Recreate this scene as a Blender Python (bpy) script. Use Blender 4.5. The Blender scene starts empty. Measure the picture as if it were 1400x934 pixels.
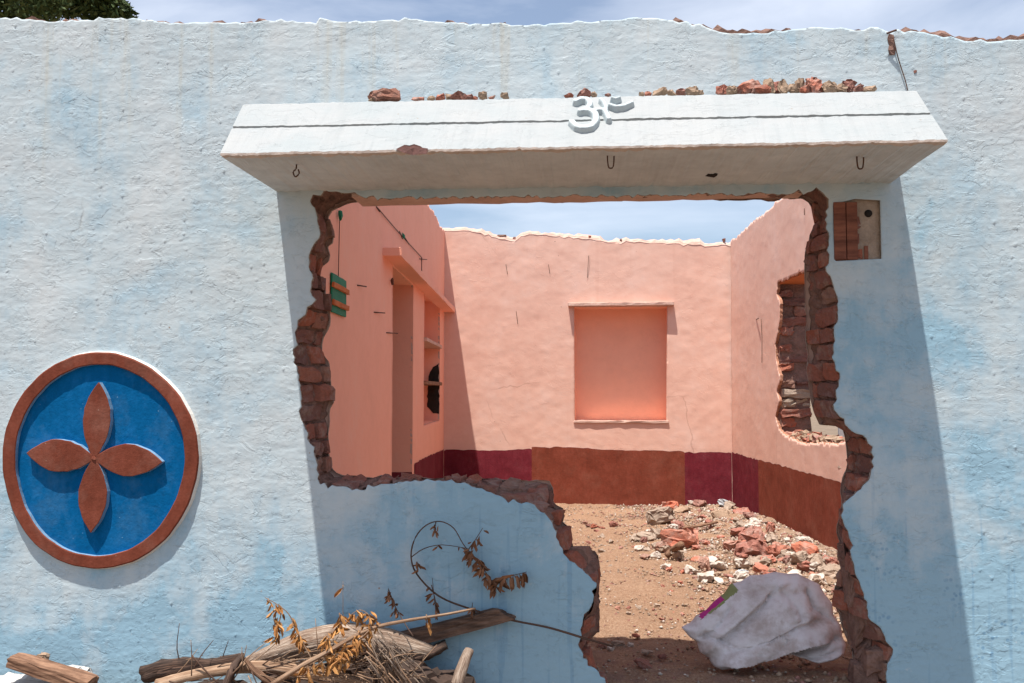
import bpy, bmesh, math, random
import numpy as np
from mathutils import Vector, Matrix

rng = random.Random(7)
nrng = np.random.default_rng(11)
sc = bpy.context.scene
col = sc.collection
R = math.radians

# ---------------------------------------------------------------- camera
FPX = 1250.0                       # focal length in photo pixels (1400 wide)
CAM = np.array([0.0, -4.6, 1.5])
YAW, PITCH = math.atan(114 / FPX), math.atan(69 / FPX)
cam_d = bpy.data.cameras.new('camera')
cam = bpy.data.objects.new('camera', cam_d)
col.objects.link(cam)
cam.location = CAM
cam.rotation_euler = (R(90) + PITCH, 0, YAW)
cam_d.sensor_width = 36
cam_d.lens = 36 * FPX / 1400
cam_d.clip_end = 3000
sc.camera = cam
_F = np.array([-math.sin(YAW) * math.cos(PITCH), math.cos(YAW) * math.cos(PITCH), math.sin(PITCH)])
_R = np.array([math.cos(YAW), math.sin(YAW), 0])
_U = np.cross(_R, _F)

# ---------------------------------------------------------------- light
SUN = np.array([-0.50, -1.0, 3.8]); SUN = SUN / np.linalg.norm(SUN)      # towards the sun
sun_el = math.asin(SUN[2]); sun_az = math.atan2(SUN[0], SUN[1])
world = bpy.data.worlds.new('World'); sc.world = world
world.use_nodes = True
wt = world.node_tree; wt.nodes.clear()
def wn(t, **k):
    n = wt.nodes.new(t)
    for a, b in k.items(): setattr(n, a, b)
    return n
w_out = wn('ShaderNodeOutputWorld'); w_bg = wn('ShaderNodeBackground')
w_sky = wn('ShaderNodeTexSky', sky_type='NISHITA', sun_disc=False, sun_elevation=sun_el, sun_rotation=sun_az,
           air_density=1.15, dust_density=1.4, ozone_density=3.2, altitude=300)
w_co = wn('ShaderNodeTexCoord'); w_map = wn('ShaderNodeMapping')
w_map.inputs['Scale'].default_value = (1.3, 2.6, 5.0); w_map.inputs['Rotation'].default_value = (0.2, 0.35, 0.5)
w_noi = wn('ShaderNodeTexNoise'); w_noi.inputs['Scale'].default_value = 2.2; w_noi.inputs['Detail'].default_value = 7
w_noi.inputs['Roughness'].default_value = 0.52; w_noi.inputs['Distortion'].default_value = 0.5
w_rmp = wn('ShaderNodeValToRGB')
w_rmp.color_ramp.elements[0].position = 0.36; w_rmp.color_ramp.elements[0].color = (0.13, 0.13, 0.13, 1)
w_rmp.color_ramp.elements[1].position = 0.74; w_rmp.color_ramp.elements[1].color = (0.62, 0.62, 0.62, 1)
w_mix = wn('ShaderNodeMixRGB'); w_mix.inputs[2].default_value = (8.5, 8.9, 9.8, 1)
wt.links.new(w_co.outputs['Generated'], w_map.inputs[0]); wt.links.new(w_map.outputs[0], w_noi.inputs['Vector'])
wt.links.new(w_noi.outputs['Fac'], w_rmp.inputs[0]); wt.links.new(w_rmp.outputs[0], w_mix.inputs[0])
wt.links.new(w_sky.outputs[0], w_mix.inputs[1]); wt.links.new(w_mix.outputs[0], w_bg.inputs['Color'])
w_bg.inputs['Strength'].default_value = 0.085
wt.links.new(w_bg.outputs[0], w_out.inputs['Surface'])
sun_d = bpy.data.lights.new('sun', 'SUN'); sun_d.energy = 4.6; sun_d.angle = R(0.53); sun_d.color = (1.0, 0.95, 0.88)
sun_o = bpy.data.objects.new('sun', sun_d); col.objects.link(sun_o)
sun_o.rotation_euler = Vector(-SUN).to_track_quat('-Z', 'Y').to_euler()
sun_o.location = (-3, -6, 12)
sc.view_settings.view_transform = 'Standard'
sc.view_settings.look = 'None'
sc.view_settings.gamma = 1
sc.view_settings.use_curve_mapping = False
sc.view_settings.exposure = 0.72
sc.render.engine = 'CYCLES'
sc.cycles.max_bounces = 8; sc.cycles.diffuse_bounces = 5
sc.cycles.use_denoising = True

# ---------------------------------------------------------------- pixel helpers (photo pixel -> place on a known plane)
def ray(px, py): return _F + (px - 700) / FPX * _R - (py - 467) / FPX * _U
def P(px, py, y=0.0):
    d = ray(px, py); return CAM + d * ((y - CAM[1]) / d[1])
def G(px, py, z=0.0):
    d = ray(px, py); return CAM + d * ((z - CAM[2]) / d[2])
class Frame:                                                     # a vertical wall plane
    def __init__(s, O, u, n): s.O, s.u, s.n = np.array(O, float), np.array(u, float), np.array(n, float)
    def uz(s, px, py):
        d = ray(px, py); t = np.dot(s.O - CAM, s.n) / np.dot(d, s.n); q = CAM + d * t
        return np.array([np.dot(q - s.O, s.u), q[2]])
    def w(s, u, z, off=0.0): return s.O + s.u * u + s.n * off + np.array([0, 0, z])

# ---------------------------------------------------------------- mesh helpers
def link(o, parent=None):
    col.objects.link(o)
    if parent is not None: o.parent = parent
    return o
def empty(name, loc, label=None, cat=None, group=None):
    o = bpy.data.objects.new(name, None); o.location = loc; o.empty_display_size = 0.1; col.objects.link(o)
    if label: o['label'] = label
    if cat: o['category'] = cat
    if group: o['group'] = group
    if cat == 'wall': o['kind'] = 'thing'
    return o
def tag(o, label=None, cat=None, group=None, kind=None):
    if label: o['label'] = label
    if cat: o['category'] = cat
    if group: o['group'] = group
    if kind: o['kind'] = kind
    return o
def mesh_obj(name, verts, faces, mats, parent=None, smooth=False, midx=None):
    me = bpy.data.meshes.new(name)
    v = np.asarray(verts, float)
    if parent is not None and parent.parent is None: v = v - np.array(parent.location)
    elif parent is not None: v = v - np.array(parent.parent.location) - np.array(parent.location)
    if isinstance(faces, np.ndarray):
        nf, k = faces.shape
        me.vertices.add(len(v)); me.vertices.foreach_set('co', v.ravel())
        me.loops.add(nf * k); me.loops.foreach_set('vertex_index', faces.ravel().astype(np.int32))
        me.polygons.add(nf); me.polygons.foreach_set('loop_start', np.arange(0, nf * k, k, dtype=np.int32))
        me.update(calc_edges=True)
    else:
        me.from_pydata([tuple(a) for a in v], [], [tuple(int(i) for i in f) for f in faces]); me.update()
    for m in (mats if isinstance(mats, (list, tuple)) else [mats]): me.materials.append(m)
    if midx is not None: me.polygons.foreach_set('material_index', np.asarray(midx, np.int32))
    if smooth: me.polygons.foreach_set('use_smooth', np.ones(len(me.polygons), bool))
    return link(bpy.data.objects.new(name, me), parent)

def field(nx, nz, cell, lmin, lmax, beta, ax=1.0, az=1.0, seed=0):
    """filtered noise, unit variance; ax / az stretch the pattern along x / z"""
    r = np.random.default_rng(seed)
    f = np.fft.rfft2(r.standard_normal((nz, nx)))
    kz = np.fft.fftfreq(nz, cell)[:, None] * az; kx = np.fft.rfftfreq(nx, cell)[None, :] * ax
    k = np.sqrt(kx ** 2 + kz ** 2) + 1e-9
    a = k ** (-beta) * np.exp(-(k * lmin) ** 2) * np.exp(-(1 / (k * lmax)) ** 2)
    a[0, 0] = 0
    h = np.fft.irfft2(f * a, s=(nz, nx))
    return h / (h.std() + 1e-12)

def rough(poly, step=0.03, amp=0.006, seed=1, closed=False):
    r = np.random.default_rng(seed); out = []
    n = len(poly); rngn = n if closed else n - 1
    for i in range(rngn):
        a = np.array(poly[i], float); b = np.array(poly[(i + 1) % n], float); L = np.linalg.norm(b - a)
        k = max(1, int(L / step)); nn = np.array([-(b - a)[1], (b - a)[0]]) / (L + 1e-9)
        for j in range(k):
            out.append(a + (b - a) * j / k + (nn * r.normal(0, amp) if j else 0))
    if not closed: out.append(np.array(poly[-1], float))
    return np.array(out)
def resample(poly, n):
    p = np.array(poly, float); s = np.r_[0, np.cumsum(np.linalg.norm(np.diff(p, axis=0), axis=1))]
    t = np.linspace(0, s[-1], n)
    return np.stack([np.interp(t, s, p[:, i]) for i in range(p.shape[1])], 1)
def inside(pts, poly):
    x, y = pts[..., 0], pts[..., 1]; c = np.zeros(x.shape, bool); p = np.asarray(poly)
    for i in range(len(p)):
        (x1, y1), (x2, y2) = p[i - 1], p[i]
        if y1 == y2: continue
        m = (y1 > y) != (y2 > y)
        c ^= m & (x < (x2 - x1) * (y - y1) / (y2 - y1) + x1)
    return c

def sheet(name, fr, poly, holes, cell, hfun, mats, parent, lip=0.0, edge_back=None, smooth=True):
    """a plastered wall face: a grid with real relief, cut along ragged outlines, with a lip of plaster thickness"""
    poly = np.asarray(poly, float); lo = poly.min(0) - cell; hi = poly.max(0) + cell
    nx = int((hi[0] - lo[0]) / cell) + 2; nz = int((hi[1] - lo[1]) / cell) + 2
    U, Z = np.meshgrid(lo[0] + np.arange(nx) * cell, lo[1] + np.arange(nz) * cell)
    cc = np.stack([U[:-1, :-1] + cell / 2, Z[:-1, :-1] + cell / 2], -1)
    keep = inside(cc, poly)
    for h in holes: keep &= ~inside(cc, h)
    cnt = np.zeros((nz, nx), int)
    for dz in (0, 1):
        for dx in (0, 1): cnt[dz:dz + nz - 1, dx:dx + nx - 1] += keep
    bnd = (cnt > 0) & (cnt < 4)
    bi = np.argwhere(bnd); bp = np.stack([U[bnd], Z[bnd]], 1)
    best = np.full(len(bp), 1e9); q = bp.copy()
    for pl in [poly] + [np.asarray(h, float) for h in holes]:
        A = pl; B = np.roll(pl, -1, 0); D = B - A; L2 = (D ** 2).sum(1) + 1e-12
        for i in range(len(A)):
            t = np.clip(((bp - A[i]) @ D[i]) / L2[i], 0, 1); c = A[i] + t[:, None] * D[i]
            d = ((bp - c) ** 2).sum(1); m = d < best
            best[m] = d[m]; q[m] = c[m]
    m = best < (1.3 * cell) ** 2
    U[bi[m, 0], bi[m, 1]] = q[m, 0]; Z[bi[m, 0], bi[m, 1]] = q[m, 1]
    H = hfun(U, Z, nx, nz, cell)
    idx = np.full((nz, nx), -1); used = cnt > 0
    idx[used] = np.arange(used.sum())
    W = fr.O + U[used][:, None] * fr.u + H[used][:, None] * fr.n; W[:, 2] += Z[used]
    kz, kx = np.nonzero(keep)
    f = np.stack([idx[kz, kx], idx[kz, kx + 1], idx[kz + 1, kx + 1], idx[kz + 1, kx]], 1)
    if np.dot(np.cross(fr.u, [0, 0, 1]), fr.n) < 0: f = f[:, ::-1]
    mi = np.zeros(len(f), int)
    if lip > 0:
        e = np.concatenate([f[:, [i, (i + 1) % 4]] for i in range(4)])
        key = np.sort(e, 1); uq, inv, n = np.unique(key, axis=0, return_inverse=True, return_counts=True)
        e = e[n[inv.ravel()] == 1]
        vs = np.unique(e); mp = {int(a): i + len(W) for i, a in enumerate(vs)}
        back = W[vs] - fr.n * lip + nrng.normal(0, 0.002, (len(vs), 3))
        W = np.concatenate([W, back])
        lf = np.array([[b, a, mp[int(a)], mp[int(b)]] for a, b in e])
        f = np.concatenate([f, lf]); mi = np.r_[mi, np.ones(len(lf), int)]
    o = mesh_obj(name, W, f, mats, parent, smooth, mi)
    if smooth: o.data.polygons.foreach_set('use_smooth', mi == 0)
    return o

def hexa(c8):   # 8 corners: bottom 4 ccw, top 4 ccw
    return c8, [(3, 2, 1, 0), (4, 5, 6, 7), (0, 1, 5, 4), (1, 2, 6, 5), (2, 3, 7, 6), (3, 0, 4, 7)]
def box(name, lo, hi, mat, parent=None, bev=0.0, cuts=0, noise=0.0, seed=0, fr=None):
    """axis box (or in a wall frame: u, z, off), bevelled and slightly uneven"""
    bm = bmesh.new(); bmesh.ops.create_cube(bm, size=1)
    for v in bm.verts:
        for i in range(3): v.co[i] = lo[i] if v.co[i] < 0 else hi[i]
    if bev: bmesh.ops.bevel(bm, geom=bm.edges[:], offset=bev, segments=2, affect='EDGES', profile=0.5)
    if cuts:
        L = [h - l for l, h in zip(lo, hi)]; ax = int(np.argmax(L))
        bmesh.ops.subdivide_edges(bm, edges=[e for e in bm.edges if abs((e.verts[0].co - e.verts[1].co)[ax]) > L[ax] * 0.6], cuts=cuts, use_grid_fill=True)
    r = random.Random(seed)
    if noise:
        for v in bm.verts: v.co += Vector([r.gauss(0, noise) for _ in range(3)])
    bm.normal_update()
    vs = [np.array(v.co) for v in bm.verts]
    if fr is not None: vs = [fr.w(v[0], v[2], v[1]) for v in vs]
    fs = [[v.index for v in f.verts] for f in bm.faces]
    bm.free()
    o = mesh_obj(name, vs, fs, mat, parent)
    bm = bmesh.new(); bm.from_mesh(o.data); bmesh.ops.recalc_face_normals(bm, faces=bm.faces); bm.to_mesh(o.data); bm.free()
    return o
def tube(name, pts, rad, mat, parent=None, n=8, noise=0.0, seed=0, flat=1.0, smooth=True, sub=4, caps=True):
    p = np.array(pts, float); rad = np.array(rad if hasattr(rad, '__len__') else [rad] * len(p), float)
    if sub > 1 and len(p) > 2:                                    # catmull-rom
        q = np.vstack([2 * p[0] - p[1], p, 2 * p[-1] - p[-2]]); out = []; ro = []
        for i in range(1, len(q) - 2):
            for t in np.linspace(0, 1, sub, endpoint=False):
                a, b, c, d = q[i - 1:i + 3]
                out.append(0.5 * (2 * b + (c - a) * t + (2 * a - 5 * b + 4 * c - d) * t ** 2 + (-a + 3 * b - 3 * c + d) * t ** 3))
                ro.append(rad[i - 1] * (1 - t) + rad[i] * t)
        p = np.array(out + [p[-1]]); rad = np.array(ro + [rad[-1]])
    r = np.random.default_rng(seed); vs = []; fs = []
    up = np.array([0, 0, 1.0])
    ang0 = r.normal(0, noise, n)
    for i in range(len(p)):
        t = p[min(i + 1, len(p) - 1)] - p[max(i - 1, 0)]; t /= np.linalg.norm(t) + 1e-9
        a = np.cross(t, up if abs(t[2]) < 0.92 else np.array([1.0, 0, 0])); a /= np.linalg.norm(a); b = np.cross(a, t)
        for k in range(n):
            th = 2 * math.pi * k / n
            rr = rad[i] * (1 + ang0[k] + r.normal(0, noise * 0.4))
            vs.append(p[i] + rr * (math.cos(th) * a + flat * math.sin(th) * b))
    for i in range(len(p) - 1):
        for k in range(n):
            fs.append((i * n + k, i * n + (k + 1) % n, (i + 1) * n + (k + 1) % n, (i + 1) * n + k))
    if caps:
        fs.append(tuple(range(n - 1, -1, -1))); fs.append(tuple((len(p) - 1) * n + k for k in range(n)))
    o = mesh_obj(name, vs, fs, mat, parent, smooth)
    ln = np.r_[0, np.cumsum(np.linalg.norm(np.diff(p, axis=0), axis=1))]
    gr_ = np.array([(math.cos(2 * math.pi * k / n), math.sin(2 * math.pi * k / n), ln[i] * 1.3 + seed) for i in range(len(p)) for k in range(n)])
    at = o.data.attributes.new('grain', 'FLOAT_VECTOR', 'POINT'); at.data.foreach_set('vector', gr_.ravel())
    return o

# ---------------------------------------------------------------- materials
class NT:
    def __init__(s, name, rough=0.9):
        s.m = bpy.data.materials.new(name); s.m.use_nodes = True; s.t = s.m.node_tree
        s.b = s.t.nodes['Principled BSDF']; s.b.inputs['Roughness'].default_value = rough
        s.b.inputs['Specular IOR Level'].default_value = 0.25
        s.co = s.t.nodes.new('ShaderNodeTexCoord').outputs['Object']
        s.geo = s.t.nodes.new('ShaderNodeNewGeometry')
        s.pos = s.geo.outputs['Position']
    def L(s, a, b): s.t.links.new(a, b)
    def map(s, v, sc):
        n = s.t.nodes.new('ShaderNodeMapping'); n.inputs['Scale'].default_value = sc; s.L(v, n.inputs[0]); return n.outputs[0]
    def noise(s, scale, detail=4, rough=0.55, v=None, dist=0.0):
        n = s.t.nodes.new('ShaderNodeTexNoise'); n.inputs['Scale'].default_value = scale; n.inputs['Detail'].default_value = detail
        n.inputs['Roughness'].default_value = rough; n.inputs['Distortion'].default_value = dist
        s.L(v if v is not None else s.pos, n.inputs['Vector']); return n.outputs['Fac']
    def vor(s, scale, v=None, feature='F1'):
        n = s.t.nodes.new('ShaderNodeTexVoronoi'); n.inputs['Scale'].default_value = scale; n.feature = feature
        s.L(v if v is not None else s.pos, n.inputs['Vector']); return n.outputs['Distance']
    def ramp(s, fac, stops):
        n = s.t.nodes.new('ShaderNodeValToRGB'); e = n.color_ramp.elements
        while len(e) < len(stops): e.new(0.5)
        for a, (p, c) in zip(e, stops):
            a.position = p; a.color = (*(c if hasattr(c, '__len__') else (c, c, c)), 1)
        s.L(fac, n.inputs[0]); return n.outputs[0]
    def mix(s, f, a, b, mode='MIX'):
        n = s.t.nodes.new('ShaderNodeMixRGB'); n.blend_type = mode
        for i, x in enumerate((f, a, b)):
            if hasattr(x, 'is_linked'): s.L(x, n.inputs[i])
            else: n.inputs[i].default_value = x if i == 0 else (*x, 1)
        return n.outputs[0]
    def math(s, op, a, b=0.0, c=None):
        n = s.t.nodes.new('ShaderNodeMath'); n.operation = op
        for i, x in enumerate((a, b) if c is None else (a, b, c)):
            if hasattr(x, 'is_linked'): s.L(x, n.inputs[i])
            else: n.inputs[i].default_value = x
        return n.outputs[0]
    def xyz(s, v=None):
        n = s.t.nodes.new('ShaderNodeSeparateXYZ'); s.L(v if v is not None else s.pos, n.inputs[0]); return n.outputs
    def maprange(s, v, a, b, c=0.0, d=1.0):
        n = s.t.nodes.new('ShaderNodeMapRange'); s.L(v, n.inputs[0])
        for i, x in enumerate((a, b, c, d)): n.inputs[i + 1].default_value = x
        return n.outputs[0]
    def addnoise(s, scale):
        n = s.t.nodes.new('ShaderNodeTexNoise'); n.inputs['Scale'].default_value = scale; n.inputs['Detail'].default_value = 5
        s.L(s.pos, n.inputs['Vector']); return n.name
    def rnd(s): return s.t.nodes.new('ShaderNodeObjectInfo').outputs['Random']
    def bump(s, h, dist=0.003, strength=1.0):
        n = s.t.nodes.new('ShaderNodeBump'); n.inputs['Strength'].default_value = strength; n.inputs['Distance'].default_value = dist
        s.L(h, n.inputs['Height']); s.L(n.outputs[0], s.b.inputs['Normal'])
    def out(s, c):
        if hasattr(c, 'is_linked'): s.L(c, s.b.inputs['Base Color'])
        else: s.b.inputs['Base Color'].default_value = (*c, 1)
        return s.m

def m_blue_wall():
    s = NT('limewashed_blue_plaster', 0.93)
    x, y, z = s.xyz()
    n1 = s.noise(1.6, 6, 0.62, dist=0.4); n2 = s.noise(9, 6, 0.65)
    st = s.noise(3.2, 5, 0.6, s.map(s.pos, (2.2, 2.2, 0.35)))
    low = s.maprange(z, 1.5, 0.0, 0.0, 0.30)
    a = s.math('ADD', s.math('SUBTRACT', s.math('MULTIPLY', n1, 1.05), 0.15), s.math('MULTIPLY', n2, 0.35))
    a = s.math('ADD', a, s.math('MULTIPLY', st, 0.35)); a = s.math('ADD', a, low)
    # bluer limewash kept under the canopy, its slanted cast shadow painted in too
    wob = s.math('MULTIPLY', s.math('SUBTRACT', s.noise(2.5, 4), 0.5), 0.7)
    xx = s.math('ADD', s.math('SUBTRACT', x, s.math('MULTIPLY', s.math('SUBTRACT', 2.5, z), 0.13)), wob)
    prot_shade = s.math('MULTIPLY', s.maprange(xx, -1.35, -1.0), s.maprange(xx, 2.05, 1.75))
    prot_shade = s.math('MULTIPLY', prot_shade, s.maprange(s.math('ADD', z, wob), 2.65, 2.4))
    a = s.math('ADD', a, s.math('MULTIPLY', prot_shade, 0.14))
    c = s.ramp(a, [(0.50, (0.50, 0.535, 0.545)), (0.74, (0.445, 0.515, 0.545)), (0.90, (0.355, 0.465, 0.53)), (1.0, (0.265, 0.415, 0.51))])
    pale = s.ramp(s.noise(26, 5, 0.7), [(0.62, 0.0), (0.72, 1.0)])
    c = s.mix(s.math('MULTIPLY', pale, 0.35), c, (0.56, 0.57, 0.555))
    drip = s.math('MULTIPLY', s.ramp(s.noise(5.0, 3, 0.5, s.map(s.pos, (4.0, 4.0, 0.22))), [(0.58, 0.0), (0.64, 1.0)]), s.math('MULTIPLY', prot_shade, s.maprange(z, 1.3, 0.8)))
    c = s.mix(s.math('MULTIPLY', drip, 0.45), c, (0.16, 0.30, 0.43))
    # damp spots low down right
    sp = s.vor(38); spm = s.math('MULTIPLY', s.ramp(sp, [(0.24, 1.0), (0.38, 0.0)]), s.ramp(s.noise(3.4, 3), [(0.5, 0.0), (0.62, 1.0)]))
    spm = s.math('MULTIPLY', s.math('MULTIPLY', spm, s.maprange(z, 1.1, 0.6)), s.maprange(x, 0.9, 1.4))
    c = s.mix(s.math('MULTIPLY', spm, 0.75), c, (0.12, 0.24, 0.37))
    # dirt streaks from the broken top, small brown nicks
    stk = s.ramp(s.noise(4.0, 4, 0.6, s.map(s.pos, (3.0, 3.0, 0.12))), [(0.56, 0.0), (0.72, 1.0)])
    c = s.mix(s.math('MULTIPLY', s.math('MULTIPLY', stk, s.maprange(z, 2.5, 3.2)), 0.4), c, (0.46, 0.41, 0.31))
    nick = s.math('MULTIPLY', s.ramp(s.vor(11), [(0.05, 1.0), (0.075, 0.0)]), s.ramp(s.noise(5, 2), [(0.60, 0.0), (0.63, 1.0)]))
    c = s.mix(nick, c, (0.30, 0.20, 0.14))
    h = s.math('ADD', s.math('MULTIPLY', s.noise(70, 6, 0.7, s.map(s.pos, (0.6, 1, 1.25))), 1.0), s.math('MULTIPLY', s.noise(260, 3, 0.6), 0.25))
    mkv = s.map(s.pos, (0.75, 1, 1.15))
    w1 = s.ramp(s.math('FRACT', s.math('MULTIPLY', s.noise(9, 5, 0.6, mkv, 0.6), 6.0)), [(0.0, 1.0), (0.22, 0.0)])
    w2 = s.ramp(s.math('FRACT', s.math('MULTIPLY', s.noise(23, 4, 0.6, mkv, 0.8), 4.0)), [(0.0, 1.0), (0.3, 0.0)])
    k1 = s.ramp(s.noise(4.5, 4, 0.6), [(0.44, 0.0), (0.62, 1.0)]); k2 = s.ramp(s.noise(7.5, 3, 0.6, s.map(s.pos, (1, 1, 1.6))), [(0.46, 0.0), (0.60, 1.0)])
    h = s.math('ADD', s.math('MULTIPLY', h, 0.55), s.math('ADD', s.math('MULTIPLY', s.math('MULTIPLY', w1, k1), 0.85), s.math('MULTIPLY', s.math('MULTIPLY', w2, k2), 0.6)))
    crk = s.math('MULTIPLY', s.ramp(s.vor(0.9, s.mix(0.12, s.pos, s.t.nodes[s.addnoise(6)].outputs['Color'], 'ADD'), 'DISTANCE_TO_EDGE'), [(0.002, 1.0), (0.0055, 0.0)]), s.ramp(s.noise(1.3, 3), [(0.62, 0.0), (0.70, 1.0)]))
    c = s.mix(s.math('MULTIPLY', crk, 0.4), c, (0.24, 0.23, 0.21))
    h = s.math('SUBTRACT', h, s.math('MULTIPLY', crk, 1.2))
    s.bump(h, 0.0025, 0.8)
    return s.out(c)
def m_salmon():
    s = NT('salmon_pink_wall_paint', 0.9)
    n = s.math('ADD', s.math('MULTIPLY', s.noise(1.3, 6, 0.6), 0.6), s.math('MULTIPLY', s.noise(7, 6, 0.65), 0.4))
    c = s.ramp(n, [(0.35, (0.66, 0.40, 0.315)), (0.5, (0.70, 0.45, 0.36)), (0.65, (0.72, 0.50, 0.42))])
    stk = s.ramp(s.noise(3.0, 4, 0.6, s.map(s.pos, (3.0, 3.0, 0.1))), [(0.6, 0.0), (0.75, 1.0)])
    c = s.mix(s.math('MULTIPLY', stk, 0.25), c, (0.56, 0.30, 0.22))
    nick = s.math('MULTIPLY', s.ramp(s.vor(6), [(0.03, 1.0), (0.045, 0.0)]), s.ramp(s.noise(3, 2), [(0.52, 0.0), (0.56, 1.0)]))
    c = s.mix(nick, c, (0.28, 0.15, 0.12))
    crk = s.math('MULTIPLY', s.ramp(s.vor(0.8, s.mix(0.12, s.pos, s.t.nodes[s.addnoise(5)].outputs['Color'], 'ADD'), 'DISTANCE_TO_EDGE'), [(0.002, 1.0), (0.006, 0.0)]), s.ramp(s.noise(1.1, 3), [(0.58, 0.0), (0.66, 1.0)]))
    c = s.mix(s.math('MULTIPLY', crk, 0.5), c, (0.36, 0.20, 0.15))
    tr = s.math('FRACT', s.math('MULTIPLY', s.noise(3.5, 4, 0.55, s.map(s.pos, (0.8, 0.8, 1.2)), 0.7), 5.0))
    hh = s.math('ADD', s.math('MULTIPLY', s.noise(26, 6, 0.65), 0.6), s.math('MULTIPLY', s.noise(120, 4, 0.6), 0.15))
    hh = s.math('ADD', hh, s.math('MULTIPLY', s.math('MULTIPLY', tr, s.ramp(s.noise(2.4, 3), [(0.45, 0.0), (0.6, 1.0)])), 0.6))
    s.bump(hh, 0.003, 0.55)
    return s.out(c)
def m_flat(name, base, var=0.25, sc_=6, bump=0.003, bsc=60, r=0.9, alt=None):
    s = NT(name, r)
    n = s.math('ADD', s.math('MULTIPLY', s.noise(sc_, 6, 0.65), 0.65), s.math('MULTIPLY', s.noise(sc_ * 6, 5, 0.6), 0.35))
    s.b.inputs['Specular IOR Level'].default_value = 0.08
    b = np.array(base); lo = b * (1 - var); hi = np.clip(b * (1 + var), 0, 0.85) if alt is None else np.array(alt)
    c = s.ramp(n, [(0.35, tuple(lo)), (0.52, tuple(b)), (0.7, tuple(hi))])
    if bump: s.bump(s.noise(bsc, 6, 0.65), bump, 0.9)
    return s.out(c)
def m_worn(name, base, fleck, var=0.25, bump=0.003):
    s = NT(name, 0.9); s.b.inputs['Specular IOR Level'].default_value = 0.08
    b = np.array(base)
    n = s.math('ADD', s.math('MULTIPLY', s.noise(5, 6, 0.7), 0.6), s.math('MULTIPLY', s.noise(30, 5, 0.65, s.map(s.pos, (1, 1, 0.4))), 0.4))
    c = s.ramp(n, [(0.34, tuple(b * (1 - var))), (0.5, tuple(b)), (0.66, tuple(b * (1 + var) + .006))])
    c = s.mix(s.math('MULTIPLY', s.ramp(s.noise(3, 5, 0.7), [(0.5, 0.0), (0.75, 1.0)]), 0.22), c, fleck)
    fl_ = s.math('MULTIPLY', s.ramp(s.vor(26), [(0.06, 1.0), (0.10, 0.0)]), s.ramp(s.noise(6, 3), [(0.53, 0.0), (0.56, 1.0)]))
    c = s.mix(s.math('MULTIPLY', fl_, 0.7), c, fleck)
    s.bump(s.math('ADD', s.noise(45, 6, 0.7), s.math('MULTIPLY', s.noise(9, 4), 0.8)), bump, 0.9)
    return s.out(c)
def m_brick(name, light=1.0):
    s = NT(name, 0.95); light = light * 1.12
    r = s.rnd()
    c = s.ramp(r, [(0.0, (0.165 * light, 0.085 * light, 0.070 * light)), (0.35, (0.225 * light, 0.096 * light, 0.072 * light)),
                   (0.7, (0.31 * light, 0.10 * light, 0.060 * light)), (1.0, (0.23 * light, 0.145 * light, 0.112 * light))])
    mort = s.ramp(s.noise(9, 6, 0.7), [(0.50, 0.0), (0.64, 1.0)])
    c = s.mix(s.math('MULTIPLY', mort, 0.55), c, (0.30 * light, 0.235 * light, 0.20 * light))
    c = s.mix(s.ramp(s.noise(40, 4, 0.6), [(0.3, 0.35), (0.55, 0.0)]), c, (0.10, 0.05, 0.04))
    s.bump(s.math('ADD', s.noise(35, 6, 0.7), s.math('MULTIPLY', s.noise(140, 4), 0.3)), 0.012, 0.9)
    return s.out(c)
def m_soil():
    s = NT('sandy_soil', 0.97)
    n = s.math('ADD', s.math('MULTIPLY', s.noise(1.1, 5, 0.6), 0.5), s.math('MULTIPLY', s.noise(14, 7, 0.7), 0.5))
    c = s.ramp(n, [(0.36, (0.24, 0.13, 0.072)), (0.5, (0.34, 0.20, 0.122)), (0.64, (0.43, 0.28, 0.185))])
    c = s.mix(0.55, c, s.ramp(s.noise(75, 5, 0.8), [(0.36, (0.16, 0.085, 0.05)), (0.5, (0.36, 0.22, 0.135)), (0.64, (0.60, 0.44, 0.32))]))
    g = s.ramp(s.vor(85), [(0.18, 1.0), (0.34, 0.0)])
    c = s.mix(s.math('MULTIPLY', g, s.ramp(s.noise(16, 3), [(0.48, 0.0), (0.6, 0.7)])), c, (0.24, 0.13, 0.08))
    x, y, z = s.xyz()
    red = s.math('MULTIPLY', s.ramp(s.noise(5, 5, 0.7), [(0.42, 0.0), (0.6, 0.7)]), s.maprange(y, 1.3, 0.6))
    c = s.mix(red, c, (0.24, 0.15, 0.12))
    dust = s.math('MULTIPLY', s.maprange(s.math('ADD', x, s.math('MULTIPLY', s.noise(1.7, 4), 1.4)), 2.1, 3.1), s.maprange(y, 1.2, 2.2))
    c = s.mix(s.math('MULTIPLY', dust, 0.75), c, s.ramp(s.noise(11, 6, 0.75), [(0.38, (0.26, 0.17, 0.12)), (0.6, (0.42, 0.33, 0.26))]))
    s.bump(s.math('ADD', s.noise(40, 7, 0.75), s.math('MULTIPLY', s.noise(170, 4, 0.7), 0.5)), 0.022, 1.0)
    return s.out(c)
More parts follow.
